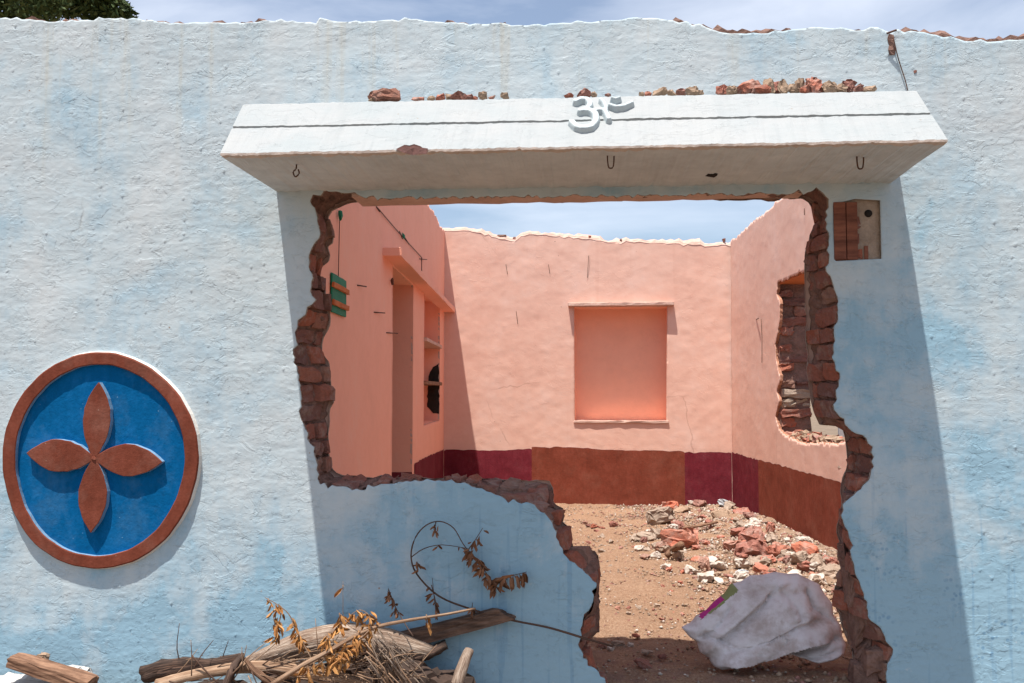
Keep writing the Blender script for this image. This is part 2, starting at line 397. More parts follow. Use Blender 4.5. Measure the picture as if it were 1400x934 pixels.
def m_wood(name, a, b, tube_grain=True, scale=6.0, bump=0.004):
    s = NT(name, 0.88)
    if tube_grain:
        g = s.t.nodes.new('ShaderNodeAttribute'); g.attribute_name = 'grain'; v = g.outputs['Vector']
    else: v = s.map(s.pos, (0.5, 5.0, 5.0))
    n = s.noise(scale, 7, 0.7, v, 0.25); n2 = s.noise(9, 5, 0.65)
    f = s.math('ADD', s.math('MULTIPLY', n, 0.75), s.math('MULTIPLY', n2, 0.25))
    c = s.ramp(f, [(0.36, tuple(np.array(a) * .6)), (0.47, a), (0.62, b)])
    c = s.mix(s.ramp(s.noise(4, 5, 0.7), [(0.55, 0.0), (0.75, 0.55)]), c, tuple(np.array(a) * .7))
    s.bump(s.math('ADD', n, s.math('MULTIPLY', n2, .4)), bump, 0.9)
    return s.out(c)
def m_leafy(name, a, b):
    s = NT(name, 0.75)
    c = s.ramp(s.noise(30, 3), [(0.35, a), (0.65, b)])
    c = s.mix(s.math('MULTIPLY', s.rnd(), 0.5), c, tuple(np.array(a) * 0.8))
    return s.out(c)

M = {}
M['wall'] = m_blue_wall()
M['plaster_edge'] = m_flat('broken_plaster_edge', (0.28, 0.235, 0.20), 0.3, 12, 0.006, 60)
M['salmon'] = m_salmon()
M['peach'] = m_flat('peach_panel_paint', (0.85, 0.485, 0.36), 0.05, 3, 0.003, 30)
M['salmon_bounce'] = m_flat('bounce_tinted_salmon_paint', (0.86, 0.43, 0.31), 0.05, 2.2, 0.003, 25, alt=(0.84, 0.46, 0.34))  # deeper salmon copy for the shaded wall, bounced light put into its colour
M['salmon_pale'] = m_flat('pale_salmon_cement', (0.56, 0.38, 0.31), 0.16, 5, 0.006, 40, alt=(0.62, 0.46, 0.39))
M['brick'] = m_brick('old_red_brick')
M['rubble_red'] = m_brick('fresh_broken_brick', 1.4)
M['core'] = m_flat('crumbling_mud_mortar', (0.215, 0.13, 0.105), 0.4, 10, 0.02, 30)
def m_canopy():
    s = NT('white_canopy_paint', 0.9); s.b.inputs['Specular IOR Level'].default_value = 0.08
    c = s.ramp(s.noise(2.5, 6, 0.65), [(0.35, (0.315, 0.34, 0.345)), (0.55, (0.345, 0.355, 0.355)), (0.7, (0.36, 0.365, 0.36))])
    st_ = s.ramp(s.noise(6, 5, 0.65, s.map(s.pos, (2.5, 0.25, 0.25))), [(0.52, 0.0), (0.74, 1.0)])
    c = s.mix(s.math('MULTIPLY', st_, 0.30), c, (0.24, 0.265, 0.27))
    nk = s.math('MULTIPLY', s.ramp(s.vor(16), [(0.05, 1.0), (0.09, 0.0)]), s.ramp(s.noise(4, 3), [(0.54, 0.0), (0.58, 1.0)]))
    c = s.mix(s.math('MULTIPLY', nk, 0.6), c, (0.26, 0.20, 0.15))
    h = s.math('ADD', s.noise(32, 7, 0.7, s.map(s.pos, (0.45, 1, 1))), s.math('MULTIPLY', s.ramp(s.math('FRACT', s.math('MULTIPLY', s.noise(7, 4, 0.6, s.map(s.pos, (0.5, 1, 1)), 0.6), 5.0)), [(0.0, 1.0), (0.2, 0.0)]), 0.35))
    s.bump(h, 0.0042, 0.85)
    return s.out(c)
M['canopy'] = m_canopy()
M['soffit'] = m_flat('grey_soffit_plaster', (0.50, 0.525, 0.53), 0.18, 2.5, 0.004, 30, alt=(0.58, 0.60, 0.60))
M['soffit_edge'] = m_flat('tan_soffit_edge', (0.52, 0.43, 0.37), 0.2, 6, 0.004, 30)
M['conc'] = m_flat('bare_concrete', (0.36, 0.28, 0.22), 0.3, 9, 0.012, 35)
M['conc_white'] = m_flat('whitewashed_mortar', (0.52, 0.46, 0.40), 0.2, 9, 0.01, 40)
M['ring'] = m_worn('rust_red_paint', (0.165, 0.044, 0.026), (0.36, 0.24, 0.19))
M['ring_side'] = m_flat('chalky_white_rim', (0.66, 0.64, 0.60), 0.15, 12, 0.003, 60)
M['disc'] = m_worn('cobalt_blue_paint', (0.0, 0.092, 0.245), (0.16, 0.30, 0.42), 0.2, 0.0035)
M['petal_edge'] = m_flat('petal_edge_blue', (0.17, 0.30, 0.44), 0.3, 14, 0.003, 60)
M['rust'] = m_worn('rust_brown_dado_paint', (0.195, 0.050, 0.030), (0.34, 0.17, 0.12), 0.22, 0.003)
M['maroon'] = m_worn('maroon_dado_paint', (0.150, 0.020, 0.030), (0.28, 0.12, 0.12), 0.22, 0.003)
M['soil'] = m_soil()
M['chip'] = m_flat('dark_exposed_concrete', (0.085, 0.042, 0.036), 0.4, 30, 0.008, 60)
M['brick_dust'] = m_flat('orange_brick_dust', (0.40, 0.20, 0.13), 0.35, 14, 0.012, 40)
M['emblem'] = m_flat('pale_emblem_paint', (0.44, 0.49, 0.50), 0.08, 9, 0.003, 60)
M['earth'] = m_flat('dull_trodden_earth', (0.20, 0.15, 0.11), 0.3, 1.5, 0.02, 30)
M['grey_wall'] = m_flat('grey_neighbour_plaster', (0.50, 0.48, 0.48), 0.12, 3, 0.004, 30)
M['wood_red'] = m_wood('reddish_board', (0.17, 0.062, 0.040), (0.26, 0.10, 0.062), False)
M['plank_dark'] = m_wood('dark_plank', (0.075, 0.045, 0.032), (0.19, 0.115, 0.08), False)
M['plank_brown'] = m_wood('brown_plank', (0.17, 0.09, 0.055), (0.33, 0.19, 0.12), False)
M['wood_brown'] = m_wood('weathered_brown_wood', (0.14, 0.075, 0.045), (0.34, 0.20, 0.13))
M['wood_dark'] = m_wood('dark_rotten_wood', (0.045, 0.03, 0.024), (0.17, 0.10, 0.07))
M['husk'] = m_wood('pale_dry_palm_husk', (0.21, 0.14, 0.10), (0.50, 0.41, 0.33), scale=9, bump=0.008)
M['twig'] = m_wood('dry_twig_bark', (0.22, 0.13, 0.08), (0.45, 0.31, 0.21), scale=3)
M['twig_dark'] = m_wood('dark_twig_bark', (0.07, 0.04, 0.03), (0.17, 0.10, 0.07), scale=3)
M['leaf_dry'] = m_leafy('dry_curled_leaf', (0.28, 0.115, 0.035), (0.55, 0.29, 0.10))
M['leaf_brown'] = m_leafy('dead_brown_leaf', (0.16, 0.07, 0.035), (0.30, 0.14, 0.07))
M['leaf'] = m_leafy('evergreen_leaf', (0.025, 0.05, 0.012), (0.10, 0.13, 0.035))
M['bark'] = m_wood('grey_bark', (0.10, 0.08, 0.06), (0.22, 0.18, 0.14))
def m_sack():
    q = NT('dirty_white_woven_plastic', 0.62)
    c = q.ramp(q.noise(5, 6, 0.65), [(0.36, (0.40, 0.335, 0.31)), (0.52, (0.60, 0.56, 0.56)), (0.68, (0.68, 0.65, 0.66))])
    c = q.mix(q.math('MULTIPLY', q.ramp(q.noise(14, 5, 0.7), [(0.52, 0.0), (0.68, 1.0)]), 0.45), c, (0.36, 0.27, 0.23))
    q.bump(q.noise(20, 5, 0.6), 0.003, 0.5)
    return q.out(c)
M['sack'] = m_sack()
M['magenta'] = m_flat('magenta_print', (0.42, 0.03, 0.20), 0.15, 9, 0.001, 160, 0.6)
M['green_print'] = m_flat('olive_green_print', (0.22, 0.24, 0.10), 0.15, 9, 0.001, 160, 0.6)
M['green'] = m_flat('green_painted_board', (0.02, 0.20, 0.12), 0.2, 9, 0.002, 50, 0.6)
M['orange_wood_bounce'] = m_flat('orange_batten_and_bounce', (0.50, 0.16, 0.06), 0.2, 9, 0.002, 50, 0.7)  # batten paint; on the right wall lintel it stands in for bounce light
M['iron'] = m_flat('rusty_iron', (0.10, 0.055, 0.04), 0.3, 30, 0.001, 90, 0.7)
M['dark'] = m_flat('painted_hole_shade', (0.03, 0.025, 0.022), 0.3, 8, 0.01, 30)  # dark colour painted for the shade inside holes
M['foam'] = m_flat('dirty_white_foam', (0.48, 0.47, 0.45), 0.12, 10, 0.006, 40)
M['stone'] = m_flat('tan_stone', (0.34, 0.24, 0.17), 0.3, 10, 0.01, 40)
M['slate'] = m_flat('pale_grey_tile', (0.42, 0.44, 0.46), 0.15, 10, 0.003, 40)

# ================================================================= SETTING
def grid_obj(name, x0, x1, y0, y1, cell, hf, mat, parent=None):
    nx = int((x1 - x0) / cell) + 1; ny = int((y1 - y0) / cell) + 1
    X, Y = np.meshgrid(np.linspace(x0, x1, nx), np.linspace(y0, y1, ny))
    Z = hf(X, Y, nx, ny, cell); i = np.arange(nx * ny).reshape(ny, nx)
    f = np.stack([i[:-1, :-1], i[:-1, 1:], i[1:, 1:], i[1:, :-1]], -1).reshape(-1, 4)
    return mesh_obj(name, np.stack([X, Y, Z], -1).reshape(-1, 3), f, mat, parent, True)
g = mesh_obj('ground', [(-900, -900, -.06), (900, -900, -.06), (900, 900, -.06), (-900, 900, -.06)], [(0, 1, 2, 3)], M['earth'])
tag(g, kind='structure')

# room corners (on the floor) and wall directions
hor = 536
def at_depth(px, dep):
    d = ray(px, hor); q = CAM + d * dep; return np.array([q[0], q[1], 0.0])
BL = at_depth(607, 12.5); BR = at_depth(1000, 12.05)
def unit(v): v = np.array(v, float); return v / np.linalg.norm(v)
def hdir(px): d = ray(px, hor); return unit([d[0], d[1], 0])
dl, dr = hdir(725), hdir(693)
T_WALL = 0.28
LF = BL - dl * ((BL[1] - T_WALL) / dl[1]); RF = BR - dr * ((BR[1] - T_WALL) / dr[1])
perp = lambda u: np.array([u[1], -u[0], 0])
ub = unit(BR - BL)
FRONT = Frame((0, 0, 0), (1, 0, 0), (0, -1, 0))
BACK = Frame(BL, ub, perp(ub))
LEFT = Frame(LF, dl, perp(dl))
RIGHT = Frame(RF, dr, -perp(dr))
LB = np.dot(BL - LF, dl); LRt = np.dot(BR - RF, dr); LBk = np.linalg.norm(BR - BL)
if np.dot(BACK.n, CAM - BL) < 0: BACK.n = -BACK.n

def floor_h(X, Y, nx, ny, cell):
    h = 0.008 * field(nx, ny, cell, 0.06, 1.2, 1.6, seed=3) + 0.002 * field(nx, ny, cell, 0.012, 0.1, 0.8, seed=4)
    # rubble heap along the right wall, low crumbs at the breach
    d = (RF[0] + (Y - RF[1]) * dr[0] / dr[1]) - X
    heap = 0.08 * np.exp(-(np.maximum(d, 0) / 0.75) ** 2) * np.clip((Y - 1.0) / 1.0, 0, 1) * np.clip((7.6 - Y) / 1.5, 0.25, 1)
    br = 0.05 * np.exp(-((Y - 0.22) / 0.30) ** 2)
    return np.maximum(h, -0.03) + heap * (1 + 0.15 * field(nx, ny, cell, 0.10, 0.5, 1.2, seed=5)) + br
def floor_z(x, y):
    d = (RF[0] + (y - RF[1]) * dr[0] / dr[1]) - x
    return 0.08 * math.exp(-(max(d, 0) / 0.75) ** 2) * min(max((y - 1.0), 0), 1) * min(max((7.6 - y) / 1.5, .25), 1) + 0.05 * math.exp(-((y - .22) / .3) ** 2)
fl = grid_obj('room_floor', -1.9, 4.4, -0.02, 8.6, 0.028, floor_h, M['soil']); tag(fl, kind='structure')

# ================================================================= FRONT WALL
fw = empty('front_wall', (0, 0, 0), 'pale blue rough plastered wall with a big broken brick opening under a canopy', 'wall')
px2 = lambda pts, y=0.0: np.array([P(a, b, y)[[0, 2]] for a, b in pts])
F_L = [(472, 264), (455, 262), (428, 266), (424, 275), (432, 290), (436, 310), (438, 320), (432, 330), (424, 345), (422, 365), (428, 380), (424, 398), (432, 410), (420, 420), (418, 430), (407, 438), (404, 460), (403, 490), (408, 520), (412, 545), (410, 568), (415, 580), (420, 600), (430, 612), (432, 630), (434, 655), (438, 663)]
B_L = [(492, 277), (465, 284), (452, 292), (448, 302), (456, 320), (458, 330), (448, 338), (452, 348), (450, 358), (440, 365), (436, 378), (445, 390), (450, 410), (452, 430), (450, 450), (442, 462), (440, 482), (448, 492), (452, 500), (452, 530), (457, 545), (450, 560), (449, 590), (451, 610), (452, 630), (458, 645), (465, 650)]
F_D = [(438, 663), (470, 665), (500, 670), (520, 662), (545, 659), (600, 657), (640, 662), (665, 672), (690, 682), (725, 688), (745, 702), (755, 715), (760, 735), (770, 757), (790, 775), (806, 788), (816, 798), (812, 815), (805, 835), (797, 848), (793, 875), (797, 900), (815, 915), (828, 934), (835, 946)]
B_D = [(465, 650), (500, 652), (520, 649), (545, 653), (600, 654), (640, 652), (700, 656), (754, 657), (757, 672), (757, 690), (768, 692), (770, 716), (783, 722), (783, 750), (815, 752), (819, 765), (819, 800), (819, 840), (819, 858), (806, 866), (800, 880), (806, 900), (818, 915), (835, 926), (850, 936)]
F_R = [(1208, 946), (1213, 915), (1221, 887), (1207, 865), (1192, 850), (1185, 830), (1172, 790), (1165, 765), (1163, 740), (1155, 720), (1150, 705), (1152, 690), (1172, 672), (1190, 650), (1195, 625), (1185, 600), (1165, 590), (1155, 580), (1140, 560), (1143, 540), (1148, 510), (1142, 500), (1140, 455), (1145, 440), (1146, 412), (1138, 385), (1130, 372), (1133, 330), (1128, 300), (1133, 272), (1116, 256)]
B_R = [(1166, 936), (1166, 905), (1158, 872), (1148, 845), (1139, 815), (1146, 795), (1150, 780), (1150, 760), (1148, 740), (1143, 722), (1148, 700), (1150, 690), (1150, 662), (1158, 640), (1156, 610), (1153, 592), (1150, 583), (1118, 580), (1107, 545), (1106, 530), (1103, 510), (1102, 500), (1101, 455), (1102, 440), (1101, 412), (1100, 390), (1100, 355), (1103, 335), (1114, 305), (1110, 285), (1103, 274)]
F_T = [(1116, 256), (1104, 263), (960, 266), (800, 268), (640, 270), (500, 271), (472, 264)]
B_T = [(1103, 274), (1080, 274), (960, 273), (800, 275), (640, 276), (520, 278), (492, 277)]
hole_F = []; hole_B = []
segsF = [rough(px2(s), 0.020, 0.0065, i + 2) for i, s in enumerate((F_L, F_D, [(835, 946), (1208, 946)], F_R, F_T))]
segsB = [rough(px2(s, T_WALL), 0.03, 0.006, i + 22) for i, s in enumerate((B_L, B_D, [(850, 936), (1150, 936)], B_R, B_T))]
NSEG = [90, 130, 20, 130, 60]
rF = np.concatenate([resample(s, n)[:-1] for s, n in zip(segsF, NSEG)]); rB = np.concatenate([resample(s, n)[:-1] for s, n in zip(segsB, NSEG)])
hole_Fp = np.concatenate([s[:-1] for s in segsF])
TOP = [(-90, 26), (0, 25), (30, 27), (50, 28), (75, 30), (120, 27), (150, 25), (190, 26), (225, 30), (260, 31), (300, 31), (330, 32), (360, 28), (400, 28), (432, 32), (437, 24), (470, 30), (520, 28), (570, 26), (610, 31), (650, 32), (690, 32), (720, 35), (760, 32), (800, 30), (850, 27), (880, 25), (920, 28), (965, 37), (985, 44), (1000, 46), (1040, 46), (1070, 43), (1110, 37), (1130, 38), (1170, 42), (1190, 37), (1210, 42), (1245, 42), (1280, 48), (1310, 53), (1360, 57), (1400, 54), (1500, 50)]
top_line = rough(px2(TOP), 0.03, 0.005, 9)
xl, xr = top_line[0][0] - 0.6, top_line[-1][0] + 0.5
wall_poly = np.concatenate([[[xl, -0.06], [xr, -0.06], [xr, top_line[-1][1]]], top_line[::-1], [[xl, top_line[0][1]]]])
rec_q = px2([(1139, 279), (1169, 272), (1203, 274), (1205, 354), (1142, 357)])
MC = P(138.5, 628)[[0, 2]]
def wall_relief(U, Z, nx, nz, cell):
    a = field(nx, nz, cell, 0.03, 0.5, 1.5, seed=21); a0 = field(nx, nz, cell, 0.10, 0.9, 1.7, seed=29)
    b = field(nx, nz, cell, 0.010, 0.09, 0.9, 1.7, 1.0, seed=22)
    c = field(nx, nz, cell, 0.018, 0.16, 1.1, 1.5, 0.8, seed=23)
    mk = np.clip(field(nx, nz, cell, 0.05, 0.35, 1.2, seed=24) * 0.8 + 0.1, 0, 1)
    mk2 = np.clip(field(nx, nz, cell, 0.04, 0.30, 1.0, 1.4, 1.0, seed=27) * 1.2 - 0.35, 0, 1)
    saw = (c * 0.9 + 0.3 * a) % 1.0; saw2 = (field(nx, nz, cell, 0.012, 0.10, 1.0, 1.8, 1.0, seed=28) * 0.8 + 0.5 * c) % 1.0
    lumps = np.clip(field(nx, nz, cell, 0.012, 0.06, 0.7, seed=25) - 2.0, 0, 2)
    drag = np.clip(field(nx, nz, cell, 0.010, 0.30, 1.0, 3.2, 0.55, seed=26), -2, 2)
    h = 0.0011 * a0 + 0.00022 * b + 0.0010 * np.clip(1 - saw / .3, 0, 1) * mk ** 1.5 + 0.0010 * np.clip(1 - saw2 / .35, 0, 1) * mk2 + 0.003 * lumps + 0.0003 * drag
    dm = np.clip(((U - MC[0]) / .50) ** 2 + ((Z - MC[1]) / .555) ** 2, 0, 2)
    return np.where(dm < .97, -0.012, h)
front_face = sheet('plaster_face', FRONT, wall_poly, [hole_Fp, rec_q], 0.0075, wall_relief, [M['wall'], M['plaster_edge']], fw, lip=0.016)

# crumbling wall core seen in the breach
def loft(name, A, yA, B, yB, m, mat, parent, push=0.0, noise=0.006, closed=True, cen=None):
    n = len(A); vs = []; r = np.random.default_rng(5)
    cen = np.array([P(780, 480)[0], 1.5]) if cen is None else cen
    for j in range(m + 1):
        t = j / m
        p = A * (1 - t) + B * t
        d = p - cen; d = d / np.linalg.norm(d, axis=1)[:, None]
        p = p + d * (push + r.normal(0, noise, n)[:, None])
        for k in range(n): vs.append((p[k][0], yA + (yB - yA) * t + r.normal(0, noise * .5), p[k][1]))
    fs = []
    for j in range(m):
        for k in range(n if closed else n - 1):
            k2 = (k + 1) % n
            fs.append((j * n + k, j * n + k2, (j + 1) * n + k2, (j + 1) * n + k))
    return mesh_obj(name, vs, fs, mat, parent, False)
loft('wall_core', rF, 0.012, rB, T_WALL - 0.01, 8, M['core'], fw, push=0.022, noise=0.006)
# room-side plaster of the front wall
back_fr = Frame((0, T_WALL, 0), (1, 0, 0), (0, 1, 0))
bp = np.array([[xl, -0.06], [xr, -0.06], [xr, 3.2], [xl, 3.2]])
sheet('inner_plaster_face', back_fr, bp, [rB], 0.035, lambda U, Z, nx, nz, c: 0.003 * field(nx, nz, c, .05, .5, 1.5, seed=31), [M['salmon'], M['plaster_edge']], fw, lip=0.014)
# ragged wall top (brick and mud showing where the plaster broke away)
core_top = []
for (a, b) in TOP:
    d = 3
    if 985 <= a <= 1075: d = -8
    if 1240 <= a <= 1500: d = -7
    if 30 <= a <= 150: d = -2
    if a in (225, 300, 330, 360, 610, 690, 920, 965, 1170): d = -4
    core_top.append((a, b + d))
ct = resample(rough(px2(core_top), 0.04, 0.009, 14), 260); r_ = np.random.default_rng(15)
vs = []; nct = len(ct)
for j, (yy, dz) in enumerate(((0.012, -0.12), (0.010, -0.012), (0.03, 0.0), (0.13, 0.005), (0.24, -0.01), (0.27, -0.12))):
    for k in range(nct): vs.append((ct[k][0], yy + abs(r_.normal(0, .004)), ct[k][1] + dz + (r_.normal(0, .008) if 0 < j < 5 else 0)))
mesh_obj('broken_wall_top', vs, [(j * nct + k, j * nct + k + 1, (j + 1) * nct + k + 1, (j + 1) * nct + k) for j in range(5) for k in range(nct - 1)], M['core'], fw)

# bricks standing in the broken edge
def brick_mesh(name, c8, parent, mat, seed, noise=0.004, cuts=2):
    bm = bmesh.new(); vs = [bm.verts.new(v) for v in c8]
    for f in hexa(c8)[1]: bm.faces.new([vs[i] for i in f])
    bmesh.ops.recalc_face_normals(bm, faces=bm.faces)
    bmesh.ops.subdivide_edges(bm, edges=bm.edges[:], cuts=cuts, use_grid_fill=True)
    r = random.Random(seed)
    cen = sum((v.co for v in bm.verts), Vector()) / len(bm.verts)
    for v in bm.verts:
        corner = len([f for f in v.link_faces]) == 3
        v.co += Vector([r.gauss(0, noise) for _ in range(3)])
        if corner: v.co += (cen - v.co) * r.uniform(0.01, 0.08)
    out = mesh_obj(name, [np.array(v.co) for v in bm.verts], [[v.index for v in f.verts] for f in bm.faces] if not bm.verts.index_update() else 0, mat, parent)
    bm.free(); return out
def zx(poly):
    p = poly[np.argsort(poly[:, 1])]; return lambda z: float(np.interp(z, p[:, 1], p[:, 0]))
def jamb_bricks(fF, fB, z0, z1, sgn, seed):
    r = random.Random(seed); z = z0; k = 0
    while z < z1 - 0.03:
        h = r.uniform(0.078, 0.108); zt = min(z + h, z1)
        ys = [(0.014, 0.132), (0.148, T_WALL - 0.012)] if k % 2 == 0 else [(0.014, r.uniform(.17, .2)), (0.215, T_WALL - 0.012)]
        for (ya, yb) in ys:
            if r.random() < 0.10: continue
            c8 = []
            L = 0.16; j = r.gauss(0.004, 0.010)
            for zz in (z + 0.006, zt - 0.006):
                e = []
                for yy in (ya, yb):
                    t = yy / T_WALL; zm = (z + zt) / 2 * .6 + zz * .4
                    e.append((fF(zm) * (1 - t) + fB(zm) * t) + sgn * (j - 0.004))
                c8 += [(e[0], ya, zz), (e[1], yb, zz), (e[1] - sgn * L, yb, zz), (e[0] - sgn * L, ya, zz)]
            brick_mesh('brick', c8, fw, M['brick'], seed * 1000 + k * 7 + int(ya * 100))
        z = zt + 0.004; k += 1
FLp, BLp = segsF[0], segsB[0]; FRp, BRp = segsF[3], segsB[3]
fFL, fBL, fFR, fBR = zx(FLp), zx(BLp), zx(FRp), zx(BRp)
jamb_bricks(fFL, fBL, P(438, 650)[2], P(438, 285)[2], +1, 3)
jamb_bricks(fFR, fBR, 0.02, P(1130, 262)[2], -1, 4)
dF = segsF[1]; dB = segsB[1]
dFr = dF[dF[:, 0] > P(640, 660)[0]]; dBr = dB[dB[:, 0] > P(752, 660, T_WALL)[0]]
jamb_bricks(zx(dFr), zx(dBr), 0.0, P(754, 662, T_WALL)[2], +1, 5)
# rough top course of the low wall
xa, xb = P(462, 655, 0.1)[0], P(752, 655, 0.1)[0]; x = xa; k = 0; r = random.Random(44)
dFt = dF[dF[:, 0] <= P(752, 660)[0]]; dBt = dB[dB[:, 0] <= P(757, 660, T_WALL)[0]]
zF = lambda x: float(np.interp(x, dFt[:, 0], dFt[:, 1])); zB = lambda x: float(np.interp(x, dBt[:, 0], dBt[:, 1]))
while x < xb - 0.03:
    L = r.uniform(0.07, 0.19); x2 = min(x + L, xb)
    for (ya, yb) in ((0.016, 0.13), (0.145, T_WALL - 0.01)):
        if r.random() < 0.12: continue
        c8 = []; j = r.gauss(0.004, 0.008)
        tops = []
        for (xx, yy) in ((x + .004, ya), (x2 - .004, ya), (x2 - .004, yb), (x + .004, yb)):
            t = yy / T_WALL; tops.append((xx, yy, zF(xx) * (1 - t) + zB(xx) * t + j))
        c8 = [(a, b, c - 0.09) for a, b, c in tops] + tops
        brick_mesh('brick', c8, fw, M['brick'], 7000 + k, 0.008); k += 1
    x = x2 + 0.006
# concrete lintel over the breach
a = P(478, 271)[0]; b_ = P(1108, 262)[0]
zl = P(800, 268)[2]
box('lintel', (a, 0.03, P(800, 274, .2)[2] + .004), (b_, 0.262, 2.62), M['salmon_pale'], fw, cuts=30, noise=0.0025, seed=8)

# --- canopy
PB, PT = 0.71, 0.375
z_under = P(800, 256)[2]
sect = []      # (left px, right px, y) down the section, from the wall underside round to the wall top
def st(l, r_, y): return (P(*l, y), P(*r_, y))
bl, br_ = P(300, 212, -PB), P(1297, 193, -PB); tl, tr_ = P(333, 142, -PT), P(1252, 123, -PT)
jl, jr = P(378, 262, 0.0), P(1218, 250, 0.0)
def lerp(a, b, t): return a + (b - a) * t
nrm = unit(np.cross(br_ - bl, tl - bl)); nrm = nrm if nrm[1] < 0 else -nrm
gl, gr = 0.495, 0.535
S = [(jl + [0, .01, 0], jr + [0, .01, 0]), (lerp(jl, bl, .5), lerp(jr, br_, .5)), (lerp(jl, bl, .93), lerp(jr, br_, .93)), (lerp(jl, bl, .985), lerp(jr, br_, .985)), (lerp(bl, tl, .03), lerp(br_, tr_, .03)), (lerp(bl, tl, .25), lerp(br_, tr_, .25)),
     (lerp(bl, tl, gl), lerp(br_, tr_, gl)), (lerp(bl, tl, gl + .006) - nrm * .026, lerp(br_, tr_, gl + .006) - nrm * .026), (lerp(bl, tl, gr - .006) - nrm * .026, lerp(br_, tr_, gr - .006) - nrm * .026), (lerp(bl, tl, gr), lerp(br_, tr_, gr)),
     (lerp(bl, tl, .78), lerp(br_, tr_, .78)), (lerp(bl, tl, .975), lerp(br_, tr_, .975)), (lerp(tl, tl + [0, .37, 0.03], .04), lerp(tr_, tr_ + [0, .37, 0.03], .04)), (tl + [0, .385, 0.03], tr_ + [0, .385, 0.03])]
NS = 260; vs = []; fs = []; mi = []
nf1 = field(NS, 16, 0.014, 0.03, 0.5, 1.2, seed=41); nf2 = field(NS, 16, 0.014, 0.01, 0.08, .8, seed=42)
for i, (A, B) in enumerate(S):
    for k in range(NS):
        t = k / (NS - 1); q = A + (B - A) * t
        am = 0.0010 if 3 <= i <= 12 else 0.003
        q = q + nrm * am * nf1[i, k] + np.array([0, 0, 1]) * ((0.0006 if 3 <= i <= 12 else 0.0016) * nf2[i, k])
        if i in (3, 4): q = q + np.array([0, 0, 0.0008]) * nf2[i + 2, k] + np.array([0, 0.006, 0.006]) * max(0, nf2[2, k] - 1.6)
        vs.append(q)
for i in range(len(S) - 1):
    for k in range(NS - 1):
        fs.append((i * NS + k, (i + 1) * NS + k, (i + 1) * NS + k + 1, i * NS + k + 1)); mi.append((1, 1, 2, 2)[i] if i < 4 else 0)
fs.append(tuple(i * NS for i in range(len(S)))[::-1]); mi.append(1)
fs.append(tuple(i * NS + NS - 1 for i in range(len(S)))); mi.append(1)
canopy = mesh_obj('canopy', vs, fs, [M['canopy'], M['soffit'], M['soffit_edge']], fw, False, mi)
tag(canopy, 'white sloping concrete canopy with a groove along its face')
# hooks
for (a, b) in ((405, 233), (835, 219), (1176, 220)):
    yh = -0.42 if a != 405 else -0.40
    d = ray(a, b - 6); q = CAM + d * ((z_under - 1.5 + .006) / d[2]); w = 0.014; L = 0.05
    if a == 405:
        pts = [q + [0, 0, .02], q + [0, 0, -.012], q + [-.014, 0, -.028], q + [-.004, 0, -.05], q + [.014, 0, -.036], q + [.01, 0, -.016]]
    else:
        pts = [q + [-w, 0, .02], q + [-w, 0, -.02], q + [-w * .7, 0, -L], q + [0, 0, -L - .006], q + [w * .7, 0, -L], q + [w, 0, -.02], q + [w, 0, .02]]
    tube('hook', pts, 0.0035, M['iron'], canopy, n=6)
# chip and hole in the canopy
def lump(name, c, size, mat, parent=None, seed=0, npts=16, sub=0, rot=0.0, boxy=0.6, rgh=0.055):
    r = random.Random(seed); bm = bmesh.new()
    for _ in range(npts):
        v = Vector([r.uniform(-1, 1) for _ in range(3)])
        m_ = max(abs(x) for x in v); v = v * (boxy / max(m_, .2) + (1 - boxy) / max(v.length, .2))
        v = Vector(v[i] * size[i] / 2 * r.uniform(.82, 1.0) for i in range(3))
        v.rotate(Matrix.Rotation(rot, 3, 'Z')); bm.verts.new(v + Vector(c))
    ret = bmesh.ops.convex_hull(bm, input=bm.verts[:])
    dele = [e for e in ret['geom_interior'] if isinstance(e, bmesh.types.BMVert)]
    if dele: bmesh.ops.delete(bm, geom=dele, context='VERTS')
    if sub:
        bmesh.ops.triangulate(bm, faces=bm.faces[:])
        bmesh.ops.subdivide_edges(bm, edges=bm.edges[:], cuts=sub, use_grid_fill=True)
        s_ = min(size) * rgh
        for v in bm.verts: v.co += Vector([r.gauss(0, s_) for _ in range(3)])
    bm.verts.index_update()
    o = mesh_obj(name, [np.array(v.co) for v in bm.verts], [[v.index for v in f.verts] for f in bm.faces], mat, parent)
    bm.free(); return o
def fas(px, py):
    d = ray(px, py); return CAM + d * (np.dot(bl + nrm * .003 - CAM, nrm) / np.dot(d, nrm))
def sof(px, py):
    d = ray(px, py); return CAM + d * ((z_under - .012 - CAM[2]) / d[2])
ch = [fas(541, 204), fas(547, 201), fas(553, 198), fas(560, 199), fas(566, 197), fas(575, 200), fas(579, 203), fas(585, 203), sof(584, 210), sof(574, 211), sof(564, 212), sof(552, 209)]
cm = sum(ch) / len(ch) + np.array([0, .02, .012])
mesh_obj('broken_chip', ch + [(p_ + cm) / 2 + np.array([0, .008, .004]) for p_ in ch] + [cm], [(k, (k + 1) % 12, 12 + (k + 1) % 12, 12 + k) for k in range(12)] + [(12 + k, 12 + (k + 1) % 12, 24) for k in range(12)], M['chip'], canopy)
lump('drain_hole_shade', (lambda d: CAM + d * ((z_under - 1.5 + .004) / d[2]))(ray(972, 239)), (.075, .06, .02), M['dark'], canopy, 6, 24, 1)  # solid dark lump painted as the shade inside the hole

